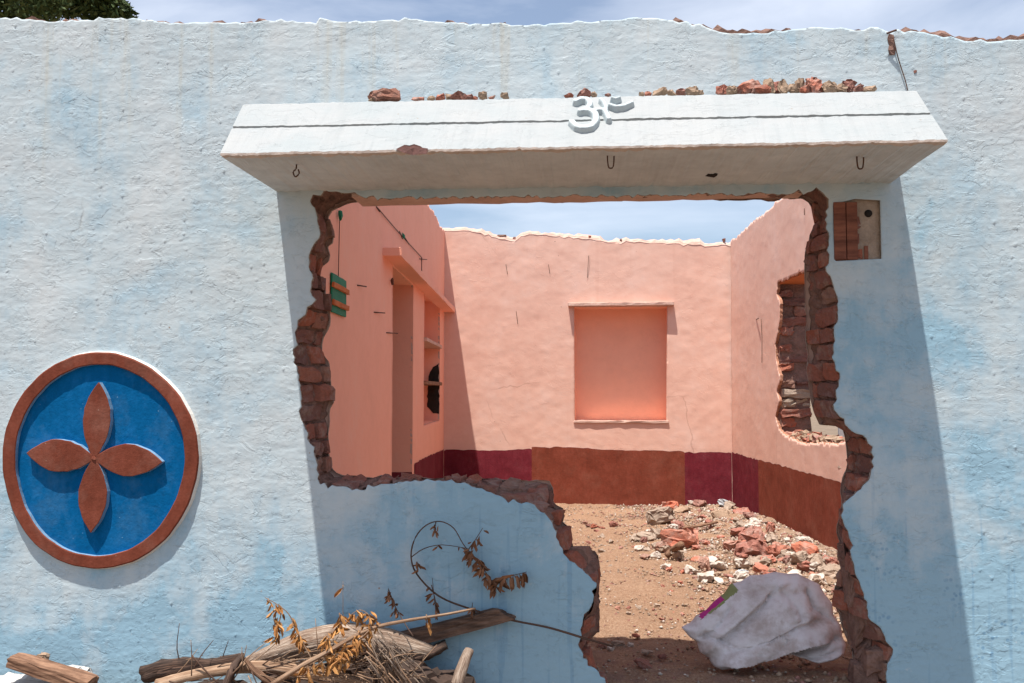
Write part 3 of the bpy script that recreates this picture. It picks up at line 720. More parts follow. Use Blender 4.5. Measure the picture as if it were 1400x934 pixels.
# --- relief sign on the canopy (union of brush strokes as a raised relief)
def ompx(x, y): return (760 + x / 11.67, 120 + y / 11.67)
strokes = [([(315, 190), (400, 150), (495, 158), (548, 215), (530, 280), (450, 330), (385, 342)], 50),
           ([(450, 330), (560, 335), (640, 400), (640, 500), (570, 590), (440, 620), (320, 590), (255, 520)], 58),
           ([(590, 350), (680, 325), (760, 330), (800, 370), (845, 470)], 46),
           ([(800, 370), (800, 290), (765, 215), (715, 165)], 36),
           ([(860, 250), (960, 282), (1080, 272), (1215, 215)], 36),
           ([(895, 140), (960, 160), (1020, 138)], 26)]
PLN = (bl, nrm)
def on_fascia(px, py):
    d = ray(px, py); return CAM + d * (np.dot(bl + nrm * .024 - CAM, nrm) / np.dot(d, nrm))
O_ = on_fascia(*ompx(0, 0)); ex = unit(br_ - bl); ey = np.cross(nrm, ex)
ey = ey if ey[2] > 0 else -ey
def loc2(px, py): q = on_fascia(px, py) - O_; return np.array([q @ ex, q @ ey])
segs = []
for pl, wd in strokes:
    pts2 = resample(np.array([loc2(*ompx(*p)) for p in pl]), 14)
    scale = 0.92 * np.linalg.norm(loc2(*ompx(wd, 0)) - loc2(*ompx(0, 0)))
    for i in range(13): segs.append((pts2[i], pts2[i + 1], scale))
allp = np.array([s[0] for s in segs]); lo = allp.min(0) - .04; hi = allp.max(0) + .04; cs = 0.0028
nx = int((hi[0] - lo[0]) / cs); ny = int((hi[1] - lo[1]) / cs)
X, Y = np.meshgrid(lo[0] + np.arange(nx) * cs, lo[1] + np.arange(ny) * cs)
sd = np.full(X.shape, 9.0)
for a, b, w in segs:
    D = b - a; t = np.clip(((X - a[0]) * D[0] + (Y - a[1]) * D[1]) / (D @ D + 1e-12), 0, 1)
    sd = np.minimum(sd, np.hypot(X - a[0] - t * D[0], Y - a[1] - t * D[1]) - w)
Hh = 0.028 * np.clip(0.5 - sd / 0.0060, 0, 1) - 0.028
keep = (sd < 0.006); cell_keep = keep[:-1, :-1] & keep[1:, :-1] & keep[:-1, 1:] & keep[1:, 1:]
ii = np.arange(nx * ny).reshape(ny, nx); kz, kx = np.nonzero(cell_keep)
f = np.stack([ii[kz, kx], ii[kz, kx + 1], ii[kz + 1, kx + 1], ii[kz + 1, kx]], 1)
Wp = O_ + X.ravel()[:, None] * ex + Y.ravel()[:, None] * ey + Hh.ravel()[:, None] * nrm
uq, inv = np.unique(f, return_inverse=True)
om = mesh_obj('relief_symbol', Wp[uq], inv.reshape(-1, 4), M['emblem'], canopy, False)
tag(om, 'raised white om symbol on the canopy face')

# --- recessed board panel right of the breach
pc = empty('board_recess', (0, 0, 0)); pc.parent = fw
def px_box(name, l, t, r_, b, y0, y1, mat, parent, **k):
    A = P(l, b, y0); B = P(r_, t, y0); return box(name, (A[0], y0, A[2]), (B[0], y1, B[2]), mat, parent, **k)
px_box('backing', 1134, 268, 1209, 361, 0.020, 0.05, M['conc'], pc)
px_box('plank', 1141, 276, 1156, 355, -0.004, 0.018, M['wood_red'], pc, bev=.003)
px_box('plank', 1158.5, 276, 1172, 355, -0.002, 0.018, M['wood_red'], pc, bev=.003)
px_box('slot', 1182, 336, 1187, 355, 0.012, 0.019, M['wood_red'], pc, bev=.002)
q = P(1187, 292, 0.02); tube('cable_hole_shade', [q + [0, -.003, 0], q + [0, .02, 0]], 0.019, M['dark'], pc, n=14, sub=1)  # dark plug colours in the shade of the hole
# peg, wire and bare patch by the wall top
box('wooden_peg', P(1214, 76, .01) * [1, 0, 1] + [0, -.008, 0], P(1222, 48, .01) * [1, 0, 1] + [0, .02, 0], M['core'], fw, cuts=3, noise=.003)
tube('rusty_nail', [P(1212, 46, -.03), P(1226, 41, -.05)], .005, M['iron'], fw, n=6, sub=1)
tube('hanging_wire', [P(1221, 50, -.02), P(1228, 80, -.012), P(1237, 108, -.012), P(1241, 124, -.015)], .0028, M['iron'], fw, n=5)
lump('bare_brick_spot', P(1251, 98, 0.0), (.02, .012, .026), M['brick'], fw, 9, 14)

# --- medallion
med = empty('medallion', (0, 0, 0)); med.parent = fw
tag(med, 'round moulded medallion, blue with a red four petalled flower and red ring')
c0 = P(138.5, 628); mx = lambda px, py: P(px, py)[[0, 2]]
ax_o = (mx(271.5, 628)[0] - mx(5.5, 628)[0]) / 2; az_o = (mx(138, 481)[1] - mx(138, 774.5)[1]) / 2
ax_i = (mx(253, 628)[0] - mx(23, 628)[0]) / 2; az_i = (mx(138, 497)[1] - mx(138, 757)[1]) / 2
tl_ = R(-8); NR = 96
def ell(a, b, th, r=1.0):
    # slightly leaning ellipse, hand made wobble
    x = a * math.cos(th) * r; z = b * math.sin(th) * r
    k = 1 + 0.007 * math.sin(3 * th + 1) + 0.004 * math.sin(5 * th) + 0.002 * math.sin(17 * th + 2) + 0.0016 * math.sin(31 * th)
    return np.array([c0[0] + (x + 0.02 * z) * k, c0[2] + (z - 0.03 * x) * k])
RP = 0.030
prof = [(1.0, 0.006, 0), (1.006, -RP + .006, 0), (0.995, -RP, 1), (None, -RP, 1), (None, -RP + .004, 1), (None, 0.004, 2)]
vs = []; fs = []; mi = []
for k in range(NR):
    th = 2 * math.pi * k / NR
    o1 = ell(ax_o * 1.022, az_o * 1.022, th); o2 = ell(ax_o * 1.004, az_o * 1.004, th); o3 = ell(ax_o * .992, az_o * .992, th)
    i1 = ell(ax_i * 1.01, az_i * 1.01, th); i2 = ell(ax_i, az_i, th)
    for q, y in ((o1, .012), (o2, -RP + .007), (o3, -RP), (i1, -RP), (i2, -RP + .004), (i2, .006)):
        vs.append((q[0], y + 0.0012 * math.sin(7 * th + 2), q[1]))
for k in range(NR):
    k2 = (k + 1) % NR
    for j in range(5):
        fs.append((k * 6 + j, k2 * 6 + j, k2 * 6 + j + 1, k * 6 + j + 1)); mi.append((0, 1, 1, 1, 2)[j])
mesh_obj('ring', vs, fs, [M['ring_side'], M['ring'], M['petal_edge']], med, False, mi)
vs = [(c0[0], -.005, c0[2])]; fs = []
rr = np.random.default_rng(3)
for j, s_ in enumerate((.25, .5, .75, 1.004)):
    for k in range(NR): q = ell(ax_i, az_i, 2 * math.pi * k / NR, s_); vs.append((q[0], -.005 + rr.normal(0, .0006), q[1]))
for k in range(NR):
    k2 = (k + 1) % NR; fs.append((0, 1 + k, 1 + k2))
    for j in range(3): fs.append((1 + j * NR + k, 1 + (j + 1) * NR + k, 1 + (j + 1) * NR + k2, 1 + j * NR + k2))
mesh_obj('disc', vs, fs, M['disc'], med, True)
cpt = np.array(mx(134, 626))
for tip, wd in (((140, 523), .088), ((226, 631), .096), ((129, 727), .090), ((42, 619), .098)):
    t = np.array(mx(*tip)); ax = t - cpt; L = np.linalg.norm(ax); ax /= L; nn = np.array([-ax[1], ax[0]])
    pr = []; NP = 14
    for k in range(NP + 1):
        s_ = 0.02 + 0.98 * k / NP; w = wd * 0.86 * (math.sin(math.pi * min(s_ * 0.98 + .02, 1)) ** 0.85) * (0.94 + .12 * s_)
        pr.append((s_, max(w, 0.002)))
    pr = [(s_, w * (1 + rr.normal(0, .022)) + rr.normal(0, .0008) * (w > .01)) for s_, w in pr]
    out = [cpt + ax * L * s_ + nn * w for s_, w in pr] + [cpt + ax * L * s_ - nn * w for s_, w in pr[::-1]]
    n = len(out); yt = -.036
    vs = [(p[0], -.003, p[1]) for p in out] + [(p[0], yt + .002, p[1]) for p in out]
    inn = [p * .97 + (cpt + ax * L * .52) * .03 for p in out]; vs += [(p[0], yt, p[1]) for p in inn]
    fs = [(k, (k + 1) % n, n + (k + 1) % n, n + k) for k in range(n)]; mi = [1] * n
    fs += [(n + k, n + (k + 1) % n, 2 * n + (k + 1) % n, 2 * n + k) for k in range(n)]; mi += [0] * n
    for k in range(NP):
        a, b = 2 * n + k, 2 * n + k + 1; c, d = 2 * n + n - 1 - (k + 1), 2 * n + n - 1 - k
        fs.append((a, b, c, d)); mi.append(0)
    o = mesh_obj('petal', vs, fs, [M['ring'], M['petal_edge']], med, False, mi)
    bm = bmesh.new(); bm.from_mesh(o.data); bmesh.ops.recalc_face_normals(bm, faces=bm.faces); bm.to_mesh(o.data); bm.free()
lump('boss', (cpt[0], -.034, cpt[1]), (.03, .02, .03), M['ring'], med, 12, 30)

# ================================================================= ROOM WALLS
_rel = {}
def room_relief(s1, amp=1.0):
    """the same relief wherever it is asked for, so paint panels follow the wall under them"""
    if s1 not in _rel:
        nx, nz, c = 520, 230, .02
        a = field(nx, nz, c, .08, .8, 1.5, 1.3, 1.0, seed=s1); b = field(nx, nz, c, .03, .25, 1.2, 1.6, .9, seed=s1 + 1)
        sw = np.abs(field(nx, nz, c, .04, .3, 1.3, 1.5, .8, seed=s1 + 2))
        _rel[s1] = 0.0010 * a + 0.0003 * b + 0.0004 * sw
    T = _rel[s1]
    def h(U, Z, *_):
        x = np.clip((U + .6) / .02, 0, 517); z = np.clip((Z + .3) / .02, 0, 227); xi = x.astype(int); zi = z.astype(int); fx = x - xi; fz = z - zi
        return amp * (T[zi, xi] * (1 - fx) * (1 - fz) + T[zi, xi + 1] * fx * (1 - fz) + T[zi + 1, xi] * (1 - fx) * fz + T[zi + 1, xi + 1] * fx * fz)
    return h
def edge_tops(fr, pts): return np.array([fr.uz(a, b) for a, b in pts])

# --- back wall
bw = empty('back_wall', tuple(BL), 'salmon pink far wall of the roofless room with a blocked window recess', 'wall')
bt = rough(edge_tops(BACK, [(604, 314), (612, 314), (640, 315), (658, 317), (672, 323), (690, 326), (704, 330), (712, 322), (735, 320), (765, 323), (790, 324), (806, 326), (815, 328), (848, 333), (856, 329), (900, 331), (940, 333), (975, 335), (1003, 335)]), .05, .008, 51)
nb = edge_tops(BACK, [(785, 420), (912, 419), (911, 576), (786, 576)])
bpoly = np.concatenate([[[-.02, -.05], [LBk + .02, -.05]], bt[::-1]])
def back_rel(U, Z, nx, nz, c):
    h = room_relief(61)(U, Z, nx, nz, c)
    return h
sheet('plaster_face', BACK, bpoly, [nb], 0.02, back_rel, [M['salmon'], M['salmon_pale']], bw, lip=.02)
# rounded cement top, crumbling
n = len(bt); vs = []; r_ = np.random.default_rng(52); nz_ = np.repeat(r_.normal(0, 1, n // 3 + 1), 3)[:n]
for j, (off, dz) in enumerate(((.004, -.012), (-.012, .018), (-.06, .045), (-.14, .055), (-.24, .04), (-.26, -.2))):
    for k in range(n): vs.append(BACK.w(bt[k][0], bt[k][1] + dz * (1 + .25 * nz_[k] * (j > 0)) + r_.normal(0, .006), off))
o = mesh_obj('cement_top', vs, [(j * n + k, j * n + k + 1, (j + 1) * n + k + 1, (j + 1) * n + k) for j in range(5) for k in range(n - 1)], M['salmon_pale'], bw)
bm = bmesh.new(); bm.from_mesh(o.data); bmesh.ops.recalc_face_normals(bm, faces=bm.faces); bm.to_mesh(o.data); bm.free()
for k, (a, b, w) in enumerate(((686, 324, .16), (704, 326, .08), (806, 325, .05), (850, 330, .06), (990, 329, .05))):
    u, z = BACK.uz(a, b); lump('brick', BACK.w(u, z + .01, -.04), (w, .1, .06), M['brick'], bw, 70 + k, 14, 1)
# blocked window recess
wr = empty('window_recess', (0, 0, 0)); wr.parent = bw
u0, u1 = nb[0][0], nb[1][0]; z0, z1 = nb[2][1], nb[0][1]
dpt = 0.36
sheet('blocking_panel', BACK, [[u0 - .03, z0 - .03], [u1 + .03, z0 - .03], [u1 + .03, z1 + .03], [u0 - .03, z1 + .03]], [], .04, lambda U, Z, nx, nz, c: -dpt + .002 * field(nx, nz, c, .1, .6, 1.5, seed=66), [M['peach']], wr)
for nm, q in (('reveal', [(u0, z0), (u0, z1)]), ('reveal', [(u1, z0), (u1, z1)]), ('head', [(u0, z1), (u1, z1)]), ('reveal_base', [(u0, z0), (u1, z0)])):
    (a, za), (b, zb) = q; fr_ = BACK
    mesh_obj(nm, [fr_.w(a, za, .004), fr_.w(b, zb, .004), fr_.w(b, zb, -dpt - .01), fr_.w(a, za, -dpt - .01)], [(0, 1, 2, 3)], M['peach'], wr)
l0 = BACK.uz(777, 415); l1 = BACK.uz(921, 415)
box('lintel_ledge', (l0[0], -.02, z1 + .003), (l1[0], .105, z1 + .05), M['salmon_pale'], wr, bev=.008, cuts=14, noise=.002, seed=3, fr=BACK)
box('sill', (u0 - .01, -.08, z0 - .025), (u1 + .01, .022, z0 + .006), M['salmon_pale'], wr, bev=.006, cuts=12, noise=.002, seed=4, fr=BACK)
def dado(fr, px, parent, mat, seed, off=.004):
    a = rough(np.array([fr.uz(*p) for p in px]), .06, .006, seed)
    pts = np.array([[a[-1][0], -.05], [a[0][0], -.05]])
    poly = np.concatenate([a, pts])
    return sheet('dado_panel', fr, poly, [], .03, lambda U, Z, nx, nz, c: off + room_relief(61 if fr is BACK else 81 if fr is LEFT else 101, 1.0 if fr is BACK else .7)(U, Z), [mat], parent)
dado(BACK, [(607, 615), (640, 615), (655, 616), (690, 616), (727, 613)], bw, M['maroon'], 1)
dado(BACK, [(727, 611), (790, 612), (830, 615), (862, 616), (900, 616), (936, 618)], bw, M['rust'], 2)
dado(BACK, [(936, 619), (970, 618), (1000, 618)], bw, M['maroon'], 3)
for (a, b, c, d) in ((692, 362, 694, 375), (750, 362, 752, 374), (706, 426, 708, 443), (805, 350, 803, 380)):
    ua, za = BACK.uz(a, b); ub_, zb = BACK.uz(c, d)
    tube('nail', [BACK.w(ua, za, -.01), BACK.w(ua, za, .03), BACK.w(ub_, zb, .008)], .003, M['iron'], bw, n=5, sub=1)

# --- left wall
lw = empty('left_wall', tuple(LF), 'shaded salmon side wall with a doorway and a shelved niche', 'wall')
zt = 3.72
lt = rough(np.array([[0, 3.45], [1.5, 3.5], [3.0, 3.55], [4.4, 3.6], [5.4, zt - .06], [6.3, zt - .02], [6.9, zt - .05], [LB + .03, zt]]), .07, .014, 71)
d0 = LEFT.uz(536, 480)[0]; d1, dz1 = LEFT.uz(565, 390)
door = np.array([[d0, -.06], [d1, -.06], [d1, dz1], [d0, dz1]])
n0, nz1 = LEFT.uz(580, 400); n1 = LEFT.uz(601, 480)[0]; nz0 = LEFT.uz(590, 578)[1]
nz1 = LEFT.uz(601, 412)[1]
niche = np.array([[n0, nz0], [n1, nz0], [n1, nz1], [n0, nz1]])
sheet('plaster_face', LEFT, np.concatenate([[[-.1, -.05], [d0, -.05], [d0, dz1], [d1, dz1], [d1, -.05], [LB + .02, -.05]], lt[::-1]]), [niche], .025, room_relief(81, .7), [M['salmon_bounce'], M['salmon_pale']], lw, lip=.02)
TH = .26
def quad(nm, fr, pts, mat, parent): return mesh_obj(nm, [fr.w(*p) for p in pts], [(0, 1, 2, 3)], mat, parent)
box('door_jamb', (d1 - .001, -TH, -.05), (d1 + .03, .002, dz1 + .02), M['salmon_bounce'], lw, cuts=10, noise=.0015, seed=1, fr=LEFT)
box('door_jamb', (d0 - .03, -TH, -.05), (d0 + .001, .002, dz1 + .02), M['salmon_bounce'], lw, cuts=10, noise=.0015, seed=2, fr=LEFT)
box('door_head', (d0, -TH, dz1 - .002), (d1, -.002, dz1 + .05), M['salmon_bounce'], lw, fr=LEFT)
box('jamb_dado', (d1 - .008, -TH + .002, -.05), (d1 - .0025, .0, .70), M['maroon'], lw, fr=LEFT)
lu0 = LEFT.uz(523, 346)[0]
box('lintel_ledge', (lu0, -.01, dz1 + .012), (LB - .02, .15, dz1 + .075), M['salmon_bounce'], lw, bev=.006, cuts=20, noise=.002, seed=5, fr=LEFT)
nc = empty('wall_niche', (0, 0, 0)); nc.parent = lw
nd = .20
quad('back_panel', LEFT, [(n0 - .02, nz0 - .02, -nd), (n1 + .02, nz0 - .02, -nd), (n1 + .02, nz1 + .02, -nd), (n0 - .02, nz1 + .02, -nd)], M['salmon_bounce'], nc)
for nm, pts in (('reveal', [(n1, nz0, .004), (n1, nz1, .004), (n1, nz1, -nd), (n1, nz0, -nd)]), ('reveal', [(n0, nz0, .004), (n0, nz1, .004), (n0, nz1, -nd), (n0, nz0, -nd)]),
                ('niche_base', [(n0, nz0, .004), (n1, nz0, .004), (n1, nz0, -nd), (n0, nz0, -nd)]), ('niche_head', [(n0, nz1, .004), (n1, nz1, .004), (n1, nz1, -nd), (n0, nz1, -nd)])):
    quad(nm, LEFT, pts, M['salmon_bounce'], nc)
for py in (469, 524):
    z = LEFT.uz(590, py)[1]; box('shelf', (n0 - .01, -nd + .002, z - .02), (n1 - .005, .035, z + .02), M['salmon_pale'] if py < 500 else M['plank_brown'], nc, bev=.004, cuts=4, noise=.001, seed=py, fr=LEFT)
# dark patch painting the shade of a knocked-through hole in the far reveal
hp = [(586, 515), (592, 502), (600, 497), (602, 520), (603, 545), (601, 566), (592, 565), (588, 560), (584, 556), (585, 535)]
frn = Frame(LEFT.w(n1, 0, 0) - LEFT.u * .004, -LEFT.n, -LEFT.u)
hq = np.array([frn.uz(*p) for p in hp]); hq[:, 0] = np.clip(hq[:, 0], 0.004, nd - .006)
hq = rough(hq, .03, .006, 5, True)
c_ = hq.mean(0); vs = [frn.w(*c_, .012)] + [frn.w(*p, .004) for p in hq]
mesh_obj('broken_hole_shade', vs, [(0, 1 + k, 1 + (k + 1) % len(hq)) for k in range(len(hq))], M['dark'], nc)
# dado on the left wall beyond the door
dado(LEFT, [(566, 634), (585, 623), (606, 615)], lw, M['maroon'], 7)
u_, z_ = LEFT.uz(533, 600)
box('dado_panel', (0.0, .0, -.05), (d0 - .005, .012, .70), M['rust'], lw, fr=LEFT)
# green switch board with battens
sb = empty('switch_board', (0, 0, 0)); sb.parent = lw
tag(sb, 'green board with orange battens')
ga, gb = LEFT.uz(451, 377), LEFT.uz(470, 432); gz0, gz1 = LEFT.uz(460, 430)[1], LEFT.uz(460, 378)[1]
box('board', (ga[0], .004, gz0), (gb[0], .016, gz1), M['green'], sb, bev=.004, cuts=3, noise=.001, fr=LEFT)
for py in (394, 417):
    z = LEFT.uz(460, py)[1]; box('batten', (ga[0] - .01, .016, z - .016), (gb[0] + .02, .030, z + .016), M['orange_wood_bounce'], sb, bev=.004, cuts=3, noise=.002, seed=py, fr=LEFT)
L3 = lambda px, py, off=.012: LEFT.w(*LEFT.uz(px, py), off)
tube('cable', [L3(462, 288), L3(461, 330), L3(460, 378)], .0028, M['iron'], lw, n=5)
tube('cable', [L3(514, 284), L3(532, 305), L3(548, 323), L3(575, 352)], .004, M['iron'], lw, n=5)
tube('cable', [L3(575, 352), L3(575, 374), L3(579, 376)], .005, M['iron'], lw, n=5, sub=1)
for (a, b, c, d) in ((488, 390, 495, 392), (511, 427, 521, 428), (528, 455, 539, 456), (573, 354, 580, 355), (514, 282, 514, 290), (546, 316, 546, 327), (553, 324, 555, 334)):
    tube('nail', [L3(a, b, .0), L3(c, d, .03)], .0045, M['iron'], lw, n=5, sub=1)
for (a, b) in ((549, 322), (461, 295), (533, 385)):
    lump('cable_clip', L3(a, b, .02), (.03, .04, .07), M['green'] if a != 533 else M['iron'], lw, a)

# --- right wall
rw = empty('right_wall', tuple(RF), 'sunlit salmon side wall with a knocked-out window hole showing bricks', 'wall')
rt = rough(np.concatenate([[[-.1, 3.3], [1.5, 3.35], [3.0, 3.45]], edge_tops(RIGHT, [(1075, 268), (1062, 275), (1055, 284), (1040, 296), (1025, 307), (1012, 320), (999, 330)])]), .06, .012, 91)
hole = [(1063, 388), (1098, 371), (1150, 344), (1165, 345), (1172, 480), (1165, 604), (1150, 606), (1120, 606), (1100, 606), (1085, 601), (1075, 596), (1066, 588), (1060, 570), (1066, 548), (1062, 536), (1067, 520), (1064, 505), (1061, 490), (1060, 470), (1064, 455), (1066, 435), (1066, 412), (1062, 402)]
hR = rough(edge_tops(RIGHT, hole), .028, .010, 92, True)
sheet('plaster_face', RIGHT, np.concatenate([[[-.1, -.05], [LRt + .02, -.05]], rt[::-1]]), [hR], .022, room_relief(101, .7), [M['salmon'], M['brick_dust']], rw, lip=.03)
n = len(rt)
mesh_obj('wall_top', [RIGHT.w(p[0], p[1] + (.0 if j == 0 else .01) , -off) for j, off in enumerate((0.0, .12, .24)) for p in rt], [(j * n + k, j * n + k + 1, (j + 1) * n + k + 1, (j + 1) * n + k) for j in range(2) for k in range(n - 1)], M['salmon_pale'], rw)
n = len(lt)
mesh_obj('wall_top', [LEFT.w(p[0], p[1] + (.0 if j == 0 else .01), -off) for j, off in enumerate((0.0, .12, .24)) for p in lt], [(j * n + k, j * n + k + 1, (j + 1) * n + k + 1, (j + 1) * n + k) for j in range(2) for k in range(n - 1)], M['salmon_pale'], lw)
# far brick jamb of the hole: courses facing the breach
uf = RIGHT.uz(1062, 480)[0]; un = RIGHT.uz(1165, 480)[0]; zb_ = RIGHT.uz(1075, 598)[1]; zt_ = RIGHT.uz(1064, 388)[1]
RT = .36
box('jamb_core', (uf - .0 - .02, -RT, zb_ - .1), (uf + .22, -.025, zt_ + .05), M['core'], rw, cuts=8, noise=.008, fr=RIGHT)
z = zb_; k = 0; r = random.Random(8)
while z < zt_:
    h = r.uniform(.085, .125)
    parts_ = [(-.03, -.175), (-.19, -RT + .005)] if k % 2 else [(-.03, -RT + .005)]
    for (oa, ob) in parts_:
        if r.random() < .22: continue
        e = uf - r.uniform(.015, .075); c8 = []
        for zz in (z + .008, z + h - .008):
            c8 += [RIGHT.w(e + r.gauss(0, .01), zz, oa), RIGHT.w(e + r.gauss(0, .01), zz, ob), RIGHT.w(uf + .1, zz, ob), RIGHT.w(uf + .1, zz, oa)]
        brick_mesh('brick', c8, rw, M['brick'] if r.random() < .72 else M['conc'], 900 + k + int(-oa * 100), .008)
    z += h; k += 1
# broken sill: loose brick ends along the bottom of the hole
x = un
while x < uf:
    for (oa, ob) in ((-.04, -.14), (-.15, -.26)):
        h = r.uniform(.03, .085); L = r.uniform(.06, .13)
        c8 = [RIGHT.w(a, zb_ - .06 + zz, o_) for zz in (0, h + .03) for a, o_ in ((x, oa), (x + L, oa), (x + L, ob), (x, ob))]
        brick_mesh('brick', c8, rw, M['rubble_red'] if r.random() < .65 else M['stone'], 950 + int(x * 100), .012)
    x += r.uniform(.05, .1)
box('sill_core', (un - .05, -.30, zb_ - .2), (uf + .05, -.022, zb_ - .02), M['conc'], rw, cuts=10, noise=.01, fr=RIGHT)
box('lintel', (un - .1, -RT + .01, zt_ + .005), (uf + .12, -.024, zt_ + .12), M['orange_wood_bounce'], rw, cuts=6, noise=.003, fr=RIGHT)  # orange colour paints in light bounced onto the salmon soffit
dado(RIGHT, [(1000, 618), (1020, 624), (1037, 629)], rw, M['maroon'], 4)
dado(RIGHT, [(1037, 629), (1060, 634), (1085, 642), (1120, 651), (1155, 662), (1200, 674)], rw, M['rust'], 5)
R3 = lambda px, py, off=.012: RIGHT.w(*RIGHT.uz(px, py), off)
tube('cable', [R3(1042, 436), R3(1043, 460), R3(1043, 496)], .003, M['iron'], rw, n=5)
tube('nail', [R3(1034, 437, 0), R3(1042, 435, .04)], .005, M['iron'], rw, n=5, sub=1)
tube('nail', [R3(1101, 285, .01), R3(1101, 294, .01)], .004, M['iron'], rw, n=5, sub=1)

# neighbour's wall seen through the hole
nw = empty('boundary_wall', tuple(RF + np.array([2.2, 0, 0])), 'pale grey plastered wall outside, seen through the knocked-out window hole', 'wall')
NF = Frame(RF + (-RIGHT.n) * 1.6, dr, RIGHT.n)
sheet('plaster_face', NF, [[0, -.06], [8, -.06], [8, 2.05], [0, 2.1]], [], .05, room_relief(121, 1.0), [M['grey_wall'], M['conc']], nw, lip=.15)
box('coping', (0, -.17, 2.05), (8, .03, 2.14), M['conc'], nw, cuts=30, noise=.004, fr=NF)

# unseen roofed room added behind the left wall to shade the doorway
ar = empty('shading_room', tuple(LF - LEFT.n * 2.5), 'unseen roofed room added to shade the doorway in the left wall', 'room'); ar['kind'] = 'thing'
box('shade_roof', (1.5, -3.2, 2.95), (LB + .3, -.27, 3.1), M['conc'], ar, fr=LEFT)
box('shade_outer_wall', (1.5, -3.2, -.05), (LB + .3, -3.0, 2.94), M['salmon'], ar, fr=LEFT)
box('shade_end_wall', (1.5, -2.99, -.05), (1.7, -.27, 2.94), M['salmon'], ar, fr=LEFT)
box('shade_end_wall', (LB + .1, -2.99, -.05), (LB + .3, -.27, 2.94), M['salmon'], ar, fr=LEFT)

# ================================================================= TREE beyond the wall
def leaf_cloud(name, centers, n, size, mat, parent, seed):
    r = np.random.default_rng(seed); vs = []; fs = []
    for _ in range(n):
        c, rad = centers[r.integers(len(centers))]
        d = r.standard_normal(3); d /= np.linalg.norm(d); q = np.array(c) + d * rad * (r.random() ** .4) * np.array([1, 1, .8])
        a = r.standard_normal(3); a /= np.linalg.norm(a); b = np.cross(a, r.standard_normal(3)); b /= np.linalg.norm(b)
        s_ = size * r.uniform(.6, 1.3); i = len(vs)
        vs += [q - a * s_, q + b * s_ * .38, q + a * s_, q - b * s_ * .38]; fs.append((i, i + 1, i + 2, i + 3))
    return mesh_obj(name, vs, np.array(fs), mat, parent, False)
tb = np.array(P(-60, 20, 9.0)); tb[2] = 0
tree = empty('tree', tuple(tb), 'dark green leafy tree showing above the left end of the blue wall', 'tree')
ttop = P(-20, -60, 9.0)
tube('trunk', [tb, tb + [.1, 0, 1.6], tb + [.0, .1, 3.2], [tb[0] + .2, tb[1], ttop[2] - .3]], [.24, .19, .15, .06], M['bark'], tree, n=10, noise=.08)
r = random.Random(5); cl = []
for k in range(34):
    a, b = r.uniform(-190, 130), r.uniform(-190, 10)
    if a > 60 and b > -10: b = r.uniform(-30, 5)
    q = P(a, b, 9.0 + r.uniform(-1.2, 1.2)); cl.append((q, r.uniform(.35, .6)))
for (a, b) in ((150, 12), (120, 8), (90, 5), (60, 12), (30, 15), (0, 15), (-30, 15), (160, 20)): cl.append((P(a, b, 9.0), .30))
for k in range(7):
    q = cl[k * 4][0]; tube('limb', [[tb[0] + .1, tb[1], ttop[2] - 1.2 - .1 * k], (np.array([tb[0], tb[1], ttop[2] - .8]) + q) / 2, q], [.08, .05, .015], M['bark'], tree, n=6, noise=.1, seed=k)
leaf_cloud('crown', cl, 16000, .07, M['leaf'], tree, 4)

# ================================================================= RUBBLE ON THE CANOPY
def chunk(name, c, size, mat, label, group, seed, npts=18, boxy=.6, rot=None, sub=1, cat='rubble'):
    o = lump(name, (0, 0, 0), size, mat, None, seed, npts, sub, 0, boxy)
    o.location = c; o.rotation_euler = (rng.uniform(-.25, .25), rng.uniform(-.25, .25), rng.uniform(0, 3.1) if rot is None else rot)
    return tag(o, label, cat, group)
def canopy_top(px): return 142 - (px - 333) * 19 / 919
def cz(px, w, h, off=.1): return P(px, canopy_top(px) - h * .30, -PT + off)
cr = [(525, 50, 18, 'brick', 'long flat brown brick piece lying at the left of the canopy top')]
specs = [(508, 12, 6, 'c'), (568, 13, 6, 'r'), (576, 9, 4, 'r'), (590, 11, 6, 'c'), (602, 16, 9, 'r'), (614, 14, 9, 'c'), (628, 24, 11, 'r'), (640, 14, 7, 'r'), (648, 10, 4, 'r'), (661, 14, 10, 'c'), (673, 10, 5, 'r'), (690, 15, 8, 'c'),
         (778, 16, 4, 'r'), (799, 20, 12, 'r'), (812, 12, 7, 'c'), (832, 10, 4, 'r'), (877, 10, 6, 'c'), (886, 12, 6, 'r'), (902, 20, 10, 'c'), (918, 14, 7, 'c'), (930, 18, 8, 'r'), (946, 16, 11, 'c'), (956, 12, 6, 'c'),
         (986, 18, 13, 'r'), (1000, 18, 12, 'c'), (1012, 14, 8, 'r'), (1024, 40, 18, 'r'), (1040, 26, 14, 'r'), (1052, 16, 24, 'c'), (1060, 24, 18, 'r'), (1072, 14, 20, 'c'), (1084, 20, 12, 'c'), (1094, 16, 22, 'c'), (1100, 14, 12, 'r'), (1112, 22, 24, 'r'), (1124, 12, 10, 'c'), (1134, 18, 17, 'c'), (1146, 24, 10, 'c'), (1160, 20, 18, 'r'), (1174, 12, 11, 'r'), (1188, 18, 7, 'c')]
s1 = 4.2 / FPX
chunk('brick_piece', cz(526, 50, 18), (.175, .10, .062), M['brick'], 'largest brown brick piece lying at the left of the canopy top', None, 301, 26, .7, .1, 2, 'brick piece')
